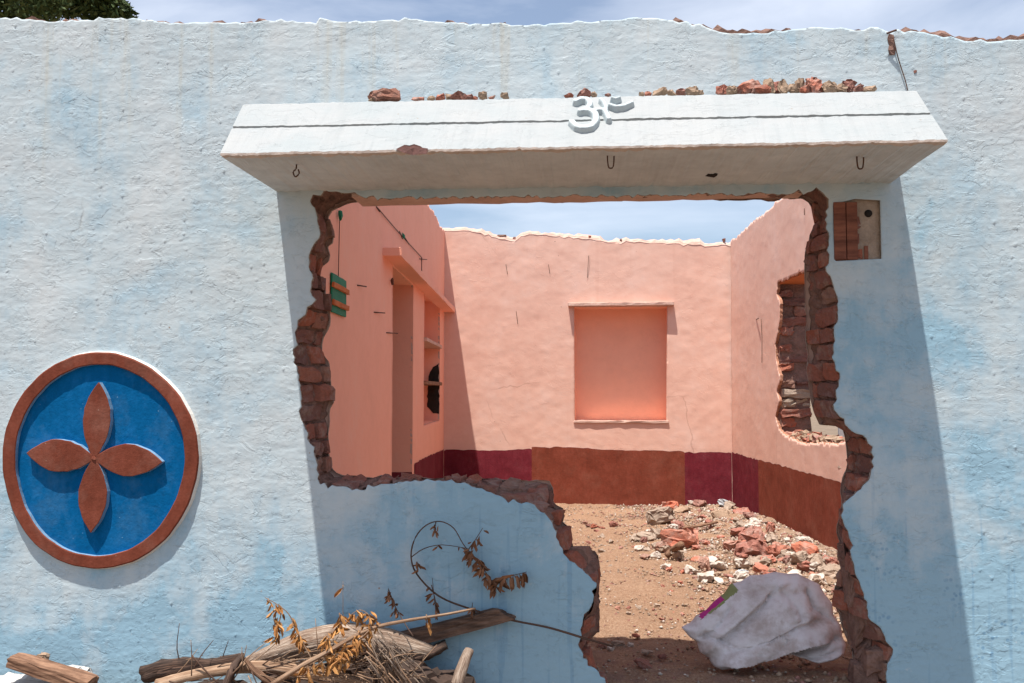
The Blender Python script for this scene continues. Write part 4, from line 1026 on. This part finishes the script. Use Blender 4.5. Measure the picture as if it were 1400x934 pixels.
for k, (a, w, h, kd) in enumerate(specs):
    lab = ('broken red brick bit on top of the white canopy', 'red brick bits on the canopy') if kd == 'r' else ('pale mortar lump on top of the white canopy', 'mortar lumps on the canopy')
    zone = ('left of the relief symbol' if a < 775 else 'just above the relief symbol' if a < 850 else 'right of the relief symbol' if a < 970 else 'in the heap at the right end')
    lab = (lab[0].replace('on top of the white canopy', 'on the canopy, ' + zone), lab[1] + ', ' + zone)
    if a == 1024: lab = ('dark flat brick slab in the rubble heap on the canopy', None)
    if a == 1112: lab = ('tall red brick block in the rubble heap on the canopy', None)
    chunk('brick_piece' if kd == 'r' else 'mortar_lump', cz(a, w, h, .09 + (k % 3) * .03), (w * s1 * 1.15, w * s1 * .9, h * s1 * 1.25), M['rubble_red'] if (kd == 'r' and k % 3) else (M['brick'] if kd == 'r' else M['stone']), lab[0], lab[1], 320 + k, 20, .6, 0 if w > 25 else None, 2, 'brick piece' if kd == 'r' else 'mortar lump')

# ================================================================= RUBBLE ON THE ROOM FLOOR
def floor_chunk(name, px, py, w, h, mat, label, group, seed, boxy=.65, rot=None, cat='rubble', npts=20, dep=.8):
    q = G(px, py, .06); z = floor_z(q[0], q[1]); q = G(px, py, z)
    s_ = np.linalg.norm(q - CAM) / FPX
    return chunk(name, (q[0], q[1], z + h * s_ * .34), (w * s_, w * s_ * dep, h * s_), mat, label, group, seed, npts, boxy, rot, 2, cat)
big = [(900, 717, 40, 26, 'conc', 'large pale boulder-like concrete block at the back of the room floor', 'concrete block'),
       (929, 748, 50, 30, 'rubble_red', 'large chunk of joined red bricks in the middle of the room floor', 'brick chunk'),
       (926, 722, 22, 12, 'rubble_red', 'small red brick lump right beside the pale concrete block', 'brick piece'),
       (1026, 742, 34, 24, 'rubble_red', 'dark red jagged brick piece near the middle of the rubble heap', 'brick piece'),
       (1026, 760, 42, 24, 'rubble_red', 'orange brick with a grey mortar face in the rubble heap', 'brick'),
       (1053, 730, 16, 18, 'rubble_red', 'upright red brick bit against the right wall dado', 'brick piece'),
       (1100, 757, 36, 16, 'rubble_red', 'red brick slab with a white coat near the right wall', 'brick piece'),
       (1099, 746, 22, 14, 'conc_white', 'white plaster lump on the red slab near the right wall', 'plaster lump'),
       (1137, 789, 36, 20, 'conc', 'flat pale concrete slab at the right end of the heap', 'concrete piece'),
       (1112, 778, 30, 22, 'conc', 'grey mortar clump beside the flat concrete slab', 'mortar lump'),
       (1139, 773, 18, 12, 'rubble_red', 'orange brick bit lying above the flat concrete slab', 'brick piece'),
       (963, 778, 22, 18, 'rubble_red', 'small red block with a grey face at the front of the heap', 'brick piece'),
       (984, 779, 26, 12, 'conc_white', 'pale mortar piece beside the small red block', 'mortar lump'),
       (1013, 788, 18, 10, 'slate', 'pale blue grey chip in front of the heap', 'stone chip'),
       (992, 694, 20, 12, 'slate', 'pale grey tile leaning in the far corner of the room', 'tile'),
       (949, 691, 16, 8, 'conc_white', 'white plaster flake at the foot of the back wall', 'plaster flake'),
       (913, 690, 12, 8, 'conc_white', 'small white plaster bit at the back wall left of the flake', 'plaster flake'),
       (921, 727, 14, 12, 'conc_white', 'white angular plaster wedge above the joined bricks', 'plaster lump'),
       (985, 708, 28, 12, 'stone', 'tan rubble lump below the grey tile in the far corner', 'mortar lump'),
       (931, 700, 26, 8, 'stone', 'flat tan stone behind the pale concrete block', 'stone'),
       (905, 755, 20, 16, 'rubble_red', 'crumbled red brick heap left of the joined bricks', 'brick piece'),
       (1000, 825, 22, 10, 'rubble_red', 'orange brick bit beside the top of the sack', 'brick piece')]
for k, (a, b, w, h, m_, lab, cat) in enumerate(big):
    floor_chunk(cat.replace(' ', '_'), a, b, w, h, M[m_], lab, None, 500 + k, .72, None if w < 30 else rng.uniform(-.3, .3), cat, 24)
r = random.Random(66); k = 0
hp_ = np.array([(890, 694), (1000, 692), (1060, 725), (1150, 775), (1150, 805), (1060, 800), (960, 800), (880, 765), (862, 735), (900, 715)])
while k < 170:
    a, b = r.uniform(860, 1150), r.uniform(692, 806)
    if not inside(np.array([a, b]), hp_): continue
    w = r.choice((7, 8, 9, 10, 12, 14, 17, 21, 26)) * r.uniform(.8, 1.15) * (1 + (b - 700) / 400); kd = r.random()
    nm, m_, lab, gp, ct_ = (('brick_piece', 'rubble_red', 'small broken red brick bit in the heap on the room floor', 'red brick bits on the room floor', 'brick piece') if kd < .48 else
                       ('mortar_lump', 'conc', 'small grey mortar lump in the heap on the room floor', 'grey mortar lumps on the room floor', 'mortar lump') if kd < .8 else
                       ('plaster_flake', 'conc_white', 'small white plaster flake in the heap on the room floor', 'white plaster flakes on the room floor', 'plaster flake'))
    zone = 'left part of the' if a < 950 else 'middle of the' if a < 1050 else 'right part of the'
    lab = lab.replace('in the heap', 'in the ' + zone + ' heap'); gp = gp + ', ' + zone.replace(' of the', '')
    floor_chunk(nm, a, b, w, w * r.uniform(.35, .75), M[m_], lab, gp, 600 + k, .5, None, ct_, 14); k += 1
r = random.Random(67); k = 0
while k < 44:
    a, b = r.uniform(790, 1000), r.uniform(700, 850)
    if inside(np.array([a, b]), hp_) or (b > 790 and a > 960) or r.random() > ((a - 760) / 240) ** 1.5: continue
    w = r.uniform(4, 11); red = r.random() < .5
    floor_chunk('brick_piece' if red else 'mortar_lump', a, b, w, w * r.uniform(.4, .7), M['rubble_red' if red else 'conc'], 'stray ' + ('red brick crumb' if red else 'grey mortar crumb') + ' on the sand in front of the heap', 'stray red crumbs on the sand' if red else 'stray grey crumbs on the sand', 1500 + k, .5, None, 'brick piece' if red else 'mortar lump', 12); k += 1
for k, (a, b, w) in enumerate(((812, 722, 14), (823, 724, 10), (838, 720, 16), (804, 720, 9), (800, 716, 8))):
    floor_chunk('brick_piece', a, b, w, w * .5, M['brick'], 'brown brick bit in the short row left of the heap', 'brick bits left of the heap', 800 + k, .6, None, 'brick piece')
def floor_pt(px, py, up=.0):
    q = G(px, py, .04); z = floor_z(q[0], q[1]); q = G(px, py, z + up); return q
t_ = tube('stick', [floor_pt(934, 722, .05), floor_pt(955, 719, .06), floor_pt(980, 714, .04)], [.03, .026, .02], M['wood_brown'], None, n=7, noise=.1, flat=.5)
tag(t_, 'flat wooden lath lying across the rubble at the back', 'stick')
t_ = tube('stick', [floor_pt(911, 760, .03), floor_pt(920, 752, .08), floor_pt(931, 745, .16)], [.026, .03, .034], M['wood_brown'], None, n=7, noise=.1)
tag(t_, 'short round stick propped against the joined red bricks', 'stick')
# skirting strip of cement in the corner
q0, q1 = RIGHT.uz(1001, 689), RIGHT.uz(1046, 716)
# fine gravel
def gravel(name, n, samp, smin, smax, mats, seed):
    r = np.random.default_rng(seed); vs = []; fs = []; mi = []
    base = np.array([(1, 0, 0), (-1, 0, 0), (0, 1, 0), (0, -1, 0), (0, 0, 1), (0, 0, -1)], float)
    bf = [(0, 2, 4), (2, 1, 4), (1, 3, 4), (3, 0, 4), (2, 0, 5), (1, 2, 5), (3, 1, 5), (0, 3, 5)]
    for _ in range(n):
        x, y, s_ = samp(r); z = floor_z(x, y); s_ = s_ * (smin + (smax - smin) * r.random() ** 3)
        q = base * r.uniform(.55, 1.2, (6, 1)) * np.array([s_, s_ * r.uniform(.6, 1), s_ * r.uniform(.4, .8)]); th = r.uniform(0, 6.3)
        q = np.stack([q[:, 0] * math.cos(th) - q[:, 1] * math.sin(th), q[:, 0] * math.sin(th) + q[:, 1] * math.cos(th), q[:, 2]], 1)
        i = len(vs); vs += list(q + [x, y, z + s_ * .25]); m_ = int(r.choice(len(mats), p=[.22, .26, .10, .42]))
        for f in bf: fs.append([i + a for a in f]); mi.append(m_)
    return mesh_obj(name, vs, np.array(fs), mats, None, False, mi)
def samp_all(r):
    while True:
        y = r.uniform(.1, 7.7); xw = RF[0] + (y - RF[1]) * dr[0] / dr[1]; x = r.uniform(-.6, xw - .02); d = xw - x
        if r.random() < (.85 * math.exp(-(d / 1.15) ** 2) if y > .9 else .1) + (.22 if y > .9 else .2): return x, y, (1.0 if d < 1.3 + .5 * r.random() else .6)
gv = gravel('gravel', 30000, samp_all, .004, .03, [M['rubble_red'], M['conc'], M['conc_white'], M['stone']], 9)
tag(gv, 'fine brick and mortar crumbs strewn over the sandy room floor', 'gravel', None, 'stuff')
# dark crumbs and clods in the shade of the breach
for k, (a, b, w, h, m_) in enumerate(((845, 882, 20, 8, 'conc'), (862, 884, 10, 6, 'conc_white'), (885, 893, 16, 7, 'conc'), (835, 890, 10, 8, 'conc_white'), (822, 885, 14, 8, 'brick'), (870, 872, 14, 6, 'brick'), (905, 900, 12, 6, 'brick'), (880, 912, 26, 10, 'brick'))):
    floor_chunk('brick_piece' if m_ == 'brick' else 'mortar_lump', a, b, w, h, M[m_], 'shaded crumb of ' + ('brick' if m_ == 'brick' else 'mortar') + ' on the soil left of the sack', 'shaded crumbs in the breach', 840 + k, .6, None, 'brick piece' if m_ == 'brick' else 'mortar lump')

# broken masonry slumping at the foot of the right jamb
for k, (a, b, w, h, y) in enumerate(((1168, 800, 30, 60, .16), (1184, 850, 50, 70, .16), (1190, 885, 50, 60, .2), (1200, 900, 50, 50, .12), (1192, 922, 60, 40, .14), (1160, 765, 22, 50, .2))):
    q = P(a, b, y); s_ = (4.6 + y) / FPX
    lump('clod', q, (w * s_, .2, h * s_), M['core'], fw, 870 + k, 22, 3, 0, .75, .022)

# ================================================================= SACK
out = [(932, 858), (944, 852), (951, 843), (966, 834), (976, 823), (990, 812), (999, 799), (1014, 795), (1026, 787), (1044, 786), (1060, 782), (1078, 785), (1090, 784), (1106, 792), (1120, 799), (1127, 812), (1137, 824), (1139, 840), (1149, 855), (1151, 870), (1156, 880), (1153, 893), (1140, 901), (1118, 905), (1098, 899), (1080, 894), (1058, 897), (1030, 903), (1008, 909), (985, 914), (974, 909), (968, 898), (956, 890), (952, 876), (942, 870)]
Y0 = .50
SC = P(1058, 858, Y0); SN = np.array([0, 1.0, -.62])            # the sack slumps back: its middle sheet leans away from the wall
def PS(px, py):
    d = ray(px, py); return (CAM + d * (np.dot(SC - CAM, SN) / np.dot(d, SN)))[[0, 2]]
op = np.array([PS(a, b) for a, b in out]); op = np.vstack([op, op[:1]]); op = resample(op, 181)[:-1]
cen = PS(1058, 858); tie = PS(955, 876)
NRg, NT_ = 90, len(op); vs = []; fs = []; mi = []
creases = [([(972, 884), (1008, 852), (1042, 822), (1062, 792)], -.030, 9), ([(985, 888), (1030, 873), (1080, 853), (1132, 842)], -.022, 8), ([(1060, 902), (1108, 884), (1152, 868)], -.050, 8),
           ([(1098, 798), (1108, 828), (1142, 852)], -.026, 9), ([(958, 872), (982, 850), (1000, 822)], -.022, 6), ([(968, 876), (1012, 838), (1050, 806), (1078, 788)], .020, 11), ([(978, 906), (1040, 893), (1098, 874), (1150, 876)], .040, 10),
           ([(1000, 884), (1060, 860), (1112, 835)], .020, 13), ([(1085, 900), (1120, 893), (1150, 884)], -.018, 5), ([(1090, 905), (1125, 899), (1150, 891)], .014, 4), ([(1020, 905), (1060, 880), (1090, 840)], -.010, 5), ([(1010, 800), (1050, 812), (1100, 806)], -.010, 7),
           ([(950, 868), (975, 868), (1000, 880)], -.02, 5), ([(1060, 800), (1085, 826), (1092, 850)], -.012, 6), ([(960, 890), (972, 880), (985, 876)], .02, 6)]
cre = []
for pl_, am_, w_ in creases:
    q = resample(np.array([PS(a, b) for a, b in pl_]), 40); cre.append((q, am_, w_ * 5.1 / FPX))
nf_ = 240; FC = 0.006
cre3 = field(nf_, nf_, FC, .02, .14, 1.3, 1.6, 1.0, seed=203)
def fold(p):
    f = 0.0
    for q, am_, w_ in cre:
        d2 = ((q - p) ** 2).sum(1); k_ = int(d2.argmin()); sdn = math.sqrt(d2[k_]) / w_
        end = min(1, min(k_, 39 - k_) / 6 + .2)
        tg = q[min(k_ + 1, 39)] - q[max(k_ - 1, 0)]; dv = p - q[k_]; side = tg[0] * dv[1] - tg[1] * dv[0]
        f += 2.4 * am_ * math.exp(-sdn * (1.0 if side > 0 else 2.6)) * end
    d = p - tie
    return f + .0028 * cre3[int((d[1] + 1) / FC) % nf_, int((d[0] + 1) / FC) % nf_]
e0, e1 = PS(948, 846), PS(1006, 797)
eD = (e1 - e0) / np.linalg.norm(e1 - e0)
for j in range(NRg):
    ph = -math.pi / 2 + math.pi * j / (NRg - 1); rr = math.cos(ph)
    for k in range(NT_):
        p = cen + (op[k] - cen) * rr
        depth = (.13 if ph < 0 else .10) * math.copysign(abs(math.sin(ph)) ** .8, ph)
        low = max(0, cen[1] - p[1])
        y = Y0 + depth * (1 + .6 * low) - fold(p) * (1 if ph < 0 else .3) * min(1, (1 - rr) * 4 + .15) + .62 * (p[1] - cen[1])
        vs.append((p[0], y, p[1]))
for j in range(NRg - 1):
    for k in range(NT_):
        k2 = (k + 1) % NT_; fs.append((j * NT_ + k, j * NT_ + k2, (j + 1) * NT_ + k2, (j + 1) * NT_ + k))
        rr = math.cos(-math.pi / 2 + math.pi * (j + .5) / (NRg - 1)); m_ = cen + (op[k] - cen) * rr
        t = (m_ - e0) @ eD; nd_ = abs((m_ - e0) @ np.array([-eD[1], eD[0]]))
        mi.append(1 if (.03 < t < .19 and nd_ < .015) else 2 if (.08 < t < .28 and nd_ < .023) else 0)
sack = mesh_obj('sack', vs, fs, [M['sack'], M['magenta'], M['green_print']], None, True, mi)
tag(sack, 'dirty white woven plastic sack slumped in the breach of the wall', 'sack')
bm = bmesh.new(); bm.from_mesh(sack.data); bmesh.ops.remove_doubles(bm, verts=bm.verts, dist=.0008); bmesh.ops.recalc_face_normals(bm, faces=bm.faces); bm.to_mesh(sack.data); bm.free()

# ================================================================= DRY BRUSH AT THE WALL FOOT
def Q(px, py, y, up=0): return P(px, py, y)
def branch(name, pts, mat, label, cat, n=8, noise=.08, seed=0, flat=1.0, group=None):
    o = tube(name, [P(a, b, y) for a, b, y, r_ in pts], [r_ for *_, r_ in pts], mat, None, n, noise, seed, flat)
    return tag(o, label, cat, group)
branch('palm_husk', [(300, 914, -.26, .016), (335, 907, -.24, .026), (375, 893, -.21, .044), (420, 880, -.17, .066), (470, 874, -.115, .076), (530, 878, -.10, .064), (590, 893, -.09, .035)], M['husk'], 'pale fibrous dry palm husk, swollen in the middle, in the brush pile', 'palm husk', 60, .03, 3)
branch('hollow_log', [(196, 922, -.36, .034), (225, 914, -.36, .038), (262, 909, -.35, .034), (290, 908, -.34, .024), (330, 902, -.33, .03)], M['wood_dark'], 'dark split log at the left tip of the brush pile', 'log', 14, .24, 4)
branch('branch', [(215, 938, -.42, .03), (245, 927, -.42, .022), (290, 918, -.41, .024), (340, 912, -.38, .026), (400, 915, -.36, .030), (450, 925, -.36, .032), (510, 940, -.36, .03)], M['twig'], 'thick pale branch running along the bottom of the brush pile', 'branch', 10, .1, 5)
branch('bark_strip', [(332, 895, -.44, .02), (320, 912, -.45, .036), (312, 935, -.46, .045), (306, 960, -.44, .04)], M['wood_dark'], 'upright dark torn bark strip crossing the left of the pile', 'bark strip', 7, .25, 6, .4)
branch('bark_strip', [(334, 900, -.44, .016), (350, 918, -.43, .03), (372, 934, -.42, .03), (390, 950, -.40, .03)], M['wood_brown'], 'brown bark strip leaning right from the torn one', 'bark strip', 7, .2, 7, .5)
# plank with a mitred end
A, B = P(520, 884, -.06), P(690, 842, -.05); d = unit(B - A); upv = unit(np.cross(d, [0, 1, 0])); upv = upv if upv[2] > 0 else -upv
back = unit(np.cross(d, upv)); back = back if back[1] < 0 else -back
hw, th = .042, .03; A0 = A - d * .16
pl = [A0 - upv * hw - back * th, A0 - upv * hw + back * th, A0 + upv * hw + back * th, A0 + upv * hw - back * th,
      B + d * .05 - upv * hw * .6 - back * th, B + d * .05 - upv * hw * .6 + back * th, B - d * .03 + upv * hw + back * th, B - d * .03 + upv * hw - back * th]
pk = brick_mesh('plank', pl, None, M['plank_dark'], 5, .0025, 6); tag(pk, 'dark weathered plank with slanted end leaning on the low wall', 'plank')
branch('plank_board', [(540, 905, -.11, .05), (585, 892, -.09, .06), (610, 880, -.07, .05)], M['wood_dark'], 'short dark board in the shade under the leaning plank', 'board', 6, .15, 8, .5)
branch('stick', [(642, 888, -.30, .022), (634, 908, -.34, .027), (626, 934, -.38, .03), (620, 975, -.42, .03)], M['husk'], 'short pale stick standing upright right of the pile', 'stick', 9, .08, 9)

leafm = []
for v in range(4):
    r = random.Random(90 + v); c = r.uniform(.15, .5)
    vv = [(0, 0, 0), (.011, .03, -.006 - .01 * c), (.009, .062, -.014), (0, .085, -.02 * c), (-.009, .062, -.014), (-.011, .03, -.006), (0, .03, .006), (0, .062, .002)]
    ff = [(0, 1, 6), (6, 1, 2, 7), (7, 2, 3), (0, 6, 5), (6, 7, 4, 5), (7, 3, 4)]
    leafm.append((vv, ff))
leaf_cache = {}
def leaves(parent, pts, n, mat, seed, size=1.0, spread=.02, hang=.75):
    """dry leaves along a twig, each an object of its own, sharing four meshes per colour"""
    r = random.Random(seed); p = resample(np.array(pts), 60)
    for k in range(int(n * 1.5)):
        v = r.randrange(4); key = (v, mat.name)
        if key not in leaf_cache:
            me = bpy.data.meshes.new('leaf'); me.from_pydata(leafm[v][0], [], leafm[v][1]); me.materials.append(mat); leaf_cache[key] = me
        o = bpy.data.objects.new('leaf', leaf_cache[key])
        q = p[r.randrange(60)] + np.array([r.gauss(0, spread), r.gauss(0, spread), r.gauss(0, spread)])
        dirv = Vector((r.gauss(0, .5), r.gauss(0, .5), -hang + r.gauss(0, .35))).normalized()
        o.rotation_euler = dirv.to_track_quat('Y', 'Z').to_euler(); o.rotation_euler.rotate_axis('Y', r.uniform(0, 6.3))
        o.location = Vector(q) - parent.location; s_ = size * r.uniform(.85, 1.5); o.scale = (s_, s_, s_)
        link(o, parent)
def spray(name, stem, rad, mat, label, cat, seed, runs, leafmat):
    b = P(*stem[0]); e = empty(name, tuple(b), label, cat)
    sp = [P(*s_) for s_ in stem]; tube('stem', sp, np.linspace(rad, rad * .4, len(sp)), mat, e, n=6, noise=.08, seed=seed)
    for i, (pts, n, size, spd) in enumerate(runs):
        pp = [P(*q) for q in pts]
        if i > 0 or len(runs) == 1: pass
        tube('side_twig', pp, np.linspace(.003, .0015, len(pp)), mat, e, n=5, sub=3)
        leaves(e, pp, n, leafmat, seed * 10 + i, size, spd)
    return e
spray('dry_branch', [(372, 936, -.50), (410, 912, -.48), (445, 893, -.46), (480, 873, -.42), (512, 858, -.38), (560, 848, -.30), (610, 840, -.20), (650, 832, -.14)], .013, M['twig'],
      'long thin branch with curled golden leaves slanting across the pile', 'branch', 31,
      [([(505, 862, -.40), (490, 876, -.42), (470, 890, -.44), (450, 905, -.46)], 46, .62, .016), ([(512, 858, -.38), (505, 842, -.38), (492, 834, -.38), (478, 842, -.38)], 22, .5, .01),
       ([(464, 838, -.40), (465, 850, -.40), (463, 862, -.4)], 12, .55, .008), ([(448, 868, -.44), (450, 882, -.44), (455, 900, -.44)], 16, .55, .008),
       ([(440, 905, -.48), (425, 915, -.49), (412, 926, -.49)], 14, .5, .015), ([(583, 840, -.26), (583, 852, -.26)], 4, .5, .006)], M['leaf_dry'])
spray('dead_twig', [(432, 912, -.42), (420, 890, -.40), (405, 862, -.38), (395, 840, -.37), (378, 826, -.37), (362, 817, -.37)], .004, M['twig'],
      'leafy dead twig sticking up at the left against the sunlit wall', 'twig', 33,
      [([(378, 826, -.37), (376, 850, -.37), (374, 862, -.37)], 9, .55, .006), ([(385, 836, -.37), (380, 860, -.37), (376, 875, -.37)], 10, .5, .006), ([(400, 845, -.38), (406, 862, -.38), (414, 884, -.39)], 18, .5, .006), ([(366, 818, -.37), (372, 828, -.37)], 3, .4, .004)], M['leaf_dry'])
spray('curled_twig', [(838, 884, .02), (800, 873, -.05), (750, 858, -.06), (700, 848, -.07), (645, 833, -.07), (600, 815, -.07), (570, 785, -.07), (562, 760, -.07), (568, 735, -.07), (583, 718, -.07), (602, 713, -.07), (620, 722, -.07), (632, 742, -.07), (640, 753, -.07)], .0055, M['twig_dark'],
      'dark twig curling in a loop on the shaded low wall', 'twig', 35,
      [([(562, 762, -.07), (580, 750, -.07), (605, 745, -.07), (640, 750, -.07)], 3, .4, .004), ([(596, 714, -.07), (594, 726, -.07)], 5, .4, .006), ([(640, 752, -.07), (655, 770, -.07), (668, 788, -.07), (678, 802, -.07)], 30, .6, .008),
       ([(640, 752, -.07), (650, 738, -.07), (660, 722, -.07)], 9, .5, .006), ([(676, 796, -.07), (690, 790, -.07), (720, 782, -.07)], 18, .7, .004), ([(570, 768, -.07), (572, 780, -.07)], 5, .45, .005), ([(645, 834, -.07), (646, 824, -.07)], 2, .5, .002)], M['leaf_brown'])
spray('dead_twig', [(565, 870, -.2), (552, 850, -.15), (540, 828, -.12), (531, 804, -.11)], .003, M['twig_dark'], 'small drooping dark twig standing before the shaded wall', 'twig', 37, [([(531, 806, -.11), (538, 824, -.11), (545, 840, -.12)], 14, .5, .005)], M['leaf_brown'])
spray('dead_twig', [(598, 848, -.1), (594, 820, -.08), (591, 790, -.08)], .003, M['twig_dark'], 'slender twig with two hanging leaves inside the curled loop', 'twig', 38, [([(590, 800, -.08), (595, 820, -.08), (598, 835, -.08)], 7, .5, .005)], M['leaf_brown'])
spray('dead_twig', [(500, 870, -.36), (472, 850, -.36), (469, 820, -.36), (469, 795, -.36)], .002, M['twig'], 'single pale leaf on a hair-thin upright twig', 'twig', 39, [([(469, 800, -.36), (469, 806, -.36)], 1, .55, .0)], M['leaf_dry'])
# bundle of thin sticks
bu = empty('stick_bundle', tuple(P(545, 945, -.36)), 'fan of thin pale dry sticks hanging from the branch', 'stick bundle'); r = random.Random(12)
for k in range(44):
    x0 = r.uniform(498, 535); y0 = r.uniform(858, 905); L = r.uniform(40, 85); an = r.gauss(1.02, .22)
    x1 = x0 + L * math.cos(an); y1 = min(y0 + L * math.sin(an), 960); ym = -.42 + r.gauss(0, .04)
    tube('stick', [P(x0, y0, ym), P((x0 + x1) / 2 + r.gauss(0, 4) + 4, (y0 + y1) / 2, ym - .02), P(x1, y1, ym - .01 + r.gauss(0, .02))], [.0025, .004, .003], M['husk'] if r.random() < .7 else M['twig'], bu, n=5, sub=3)
    if k % 3 == 0: tube('stick', [P((x0 + x1) / 2, (y0 + y1) / 2, ym), P((x0 + x1) / 2 + r.gauss(0, 12), (y0 + y1) / 2 + 18, ym - .02)], [.0025, .0015], M['husk'], bu, n=5, sub=1)
# thin straws under the husk
sw = empty('straw_tangle', tuple(P(430, 930, -.34)), 'tangle of thin straws between the husk and the thick branch', 'straw')
for k in range(40):
    a = r.uniform(345, 500); b = 930 - (a - 345) * .10 + r.gauss(-12, 8); L = r.uniform(30, 90); y = -.34 + r.gauss(0, .03)
    tube('straw', [P(a, b, y), P(a + L * .5, b - L * .08 + r.gauss(0, 4), y - .01), P(a + L, b - L * .14 + r.gauss(0, 6), y)], .0028, M['twig'] if r.random() < .6 else M['husk'], sw, n=5, sub=3)
for k in range(70):
    a = r.uniform(230, 560); b = 925 - max(0, 40 - abs(a - 460) * .25) * r.random() + r.uniform(-6, 14); L = r.uniform(18, 70); an = r.gauss(-.35, .7); y = -.40 + r.gauss(0, .05)
    q = [P(a, b, y), P(a + L * .5 * math.cos(an) + r.gauss(0, 3), b + L * .5 * math.sin(an) + r.gauss(0, 3), y - .015), P(a + L * math.cos(an), b + L * math.sin(an), y + r.gauss(0, .02))]
    tube('straw', q, [.0032, .0026, .0014], M['twig'] if k % 3 else M['twig_dark'], sw, n=5, sub=3)
    if k % 2 == 0: tube('straw', [q[1], q[1] + np.array([r.gauss(0, .03), r.gauss(0, .02), r.uniform(-.02, .05)])], [.002, .001], M['twig'], sw, n=4, sub=1)
branch('twig', [(262, 896, -.44, .004), (278, 914, -.44, .004), (300, 936, -.44, .004)], M['twig_dark'], 'thin bent dark twig over the left end of the thick branch', 'twig', 5)
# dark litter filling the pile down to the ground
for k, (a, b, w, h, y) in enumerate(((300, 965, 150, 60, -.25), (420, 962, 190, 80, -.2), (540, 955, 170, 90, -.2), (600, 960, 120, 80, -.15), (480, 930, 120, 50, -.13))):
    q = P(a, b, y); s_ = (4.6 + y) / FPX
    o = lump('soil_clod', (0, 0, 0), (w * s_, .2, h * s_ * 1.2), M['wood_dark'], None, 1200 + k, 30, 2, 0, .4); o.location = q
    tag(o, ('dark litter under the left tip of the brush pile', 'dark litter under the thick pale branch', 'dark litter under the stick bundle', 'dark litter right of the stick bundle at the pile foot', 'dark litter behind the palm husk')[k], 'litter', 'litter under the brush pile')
# bottom left: board on a foam slab, a stone
A, B = P(18, 902, -.42), P(118, 932, -.42); d = unit(B - A); upv = np.array([-d[2], 0, d[0]]); bk = np.array([0, 1, 0])
pl = [v + s1_ * upv * .026 + s2_ * bk * .05 for v, in ((A,), (B + d * .03,)) for s1_, s2_ in ((-1, -1), (-1, 1), (1, 1), (1, -1))]
bd = brick_mesh('board', pl, None, M['plank_brown'], 15, .0018, 4); tag(bd, 'short brown board lying slanted on white foam at bottom left', 'board')
o = lump('foam_block', (0, 0, 0), (.42, .2, .12), M['foam'], None, 77, 40, 2, 0, .8); o.location = P(30, 945, -.40); tag(o, 'dirty white foam slab under the board at bottom left', 'foam')
o = lump('foam_block', (0, 0, 0), (.20, .16, .14), M['foam'], None, 79, 40, 2, 0, .5); o.location = P(100, 930, -.30); tag(o, 'rounded white foam piece behind the short brown board', 'foam')
o = lump('stone', (0, 0, 0), (.085, .07, .07), M['stone'], None, 78, 24, 2, 0, .4); o.location = P(58, 903, -.30); tag(o, 'small tan stone behind the short brown board', 'stone')
for k, (a, w) in enumerate(((20, 200), (110, 180))):
    o = lump('earth_clod', (0, 0, 0), (w * 4.2 / FPX, .3, .16), M['soil'], None, 1300 + k, 30, 2, 0, .4); o.location = P(a, 985, -.35); tag(o, 'low soil heap carrying the foam and the board', 'soil heap', 'soil heaps at bottom left')
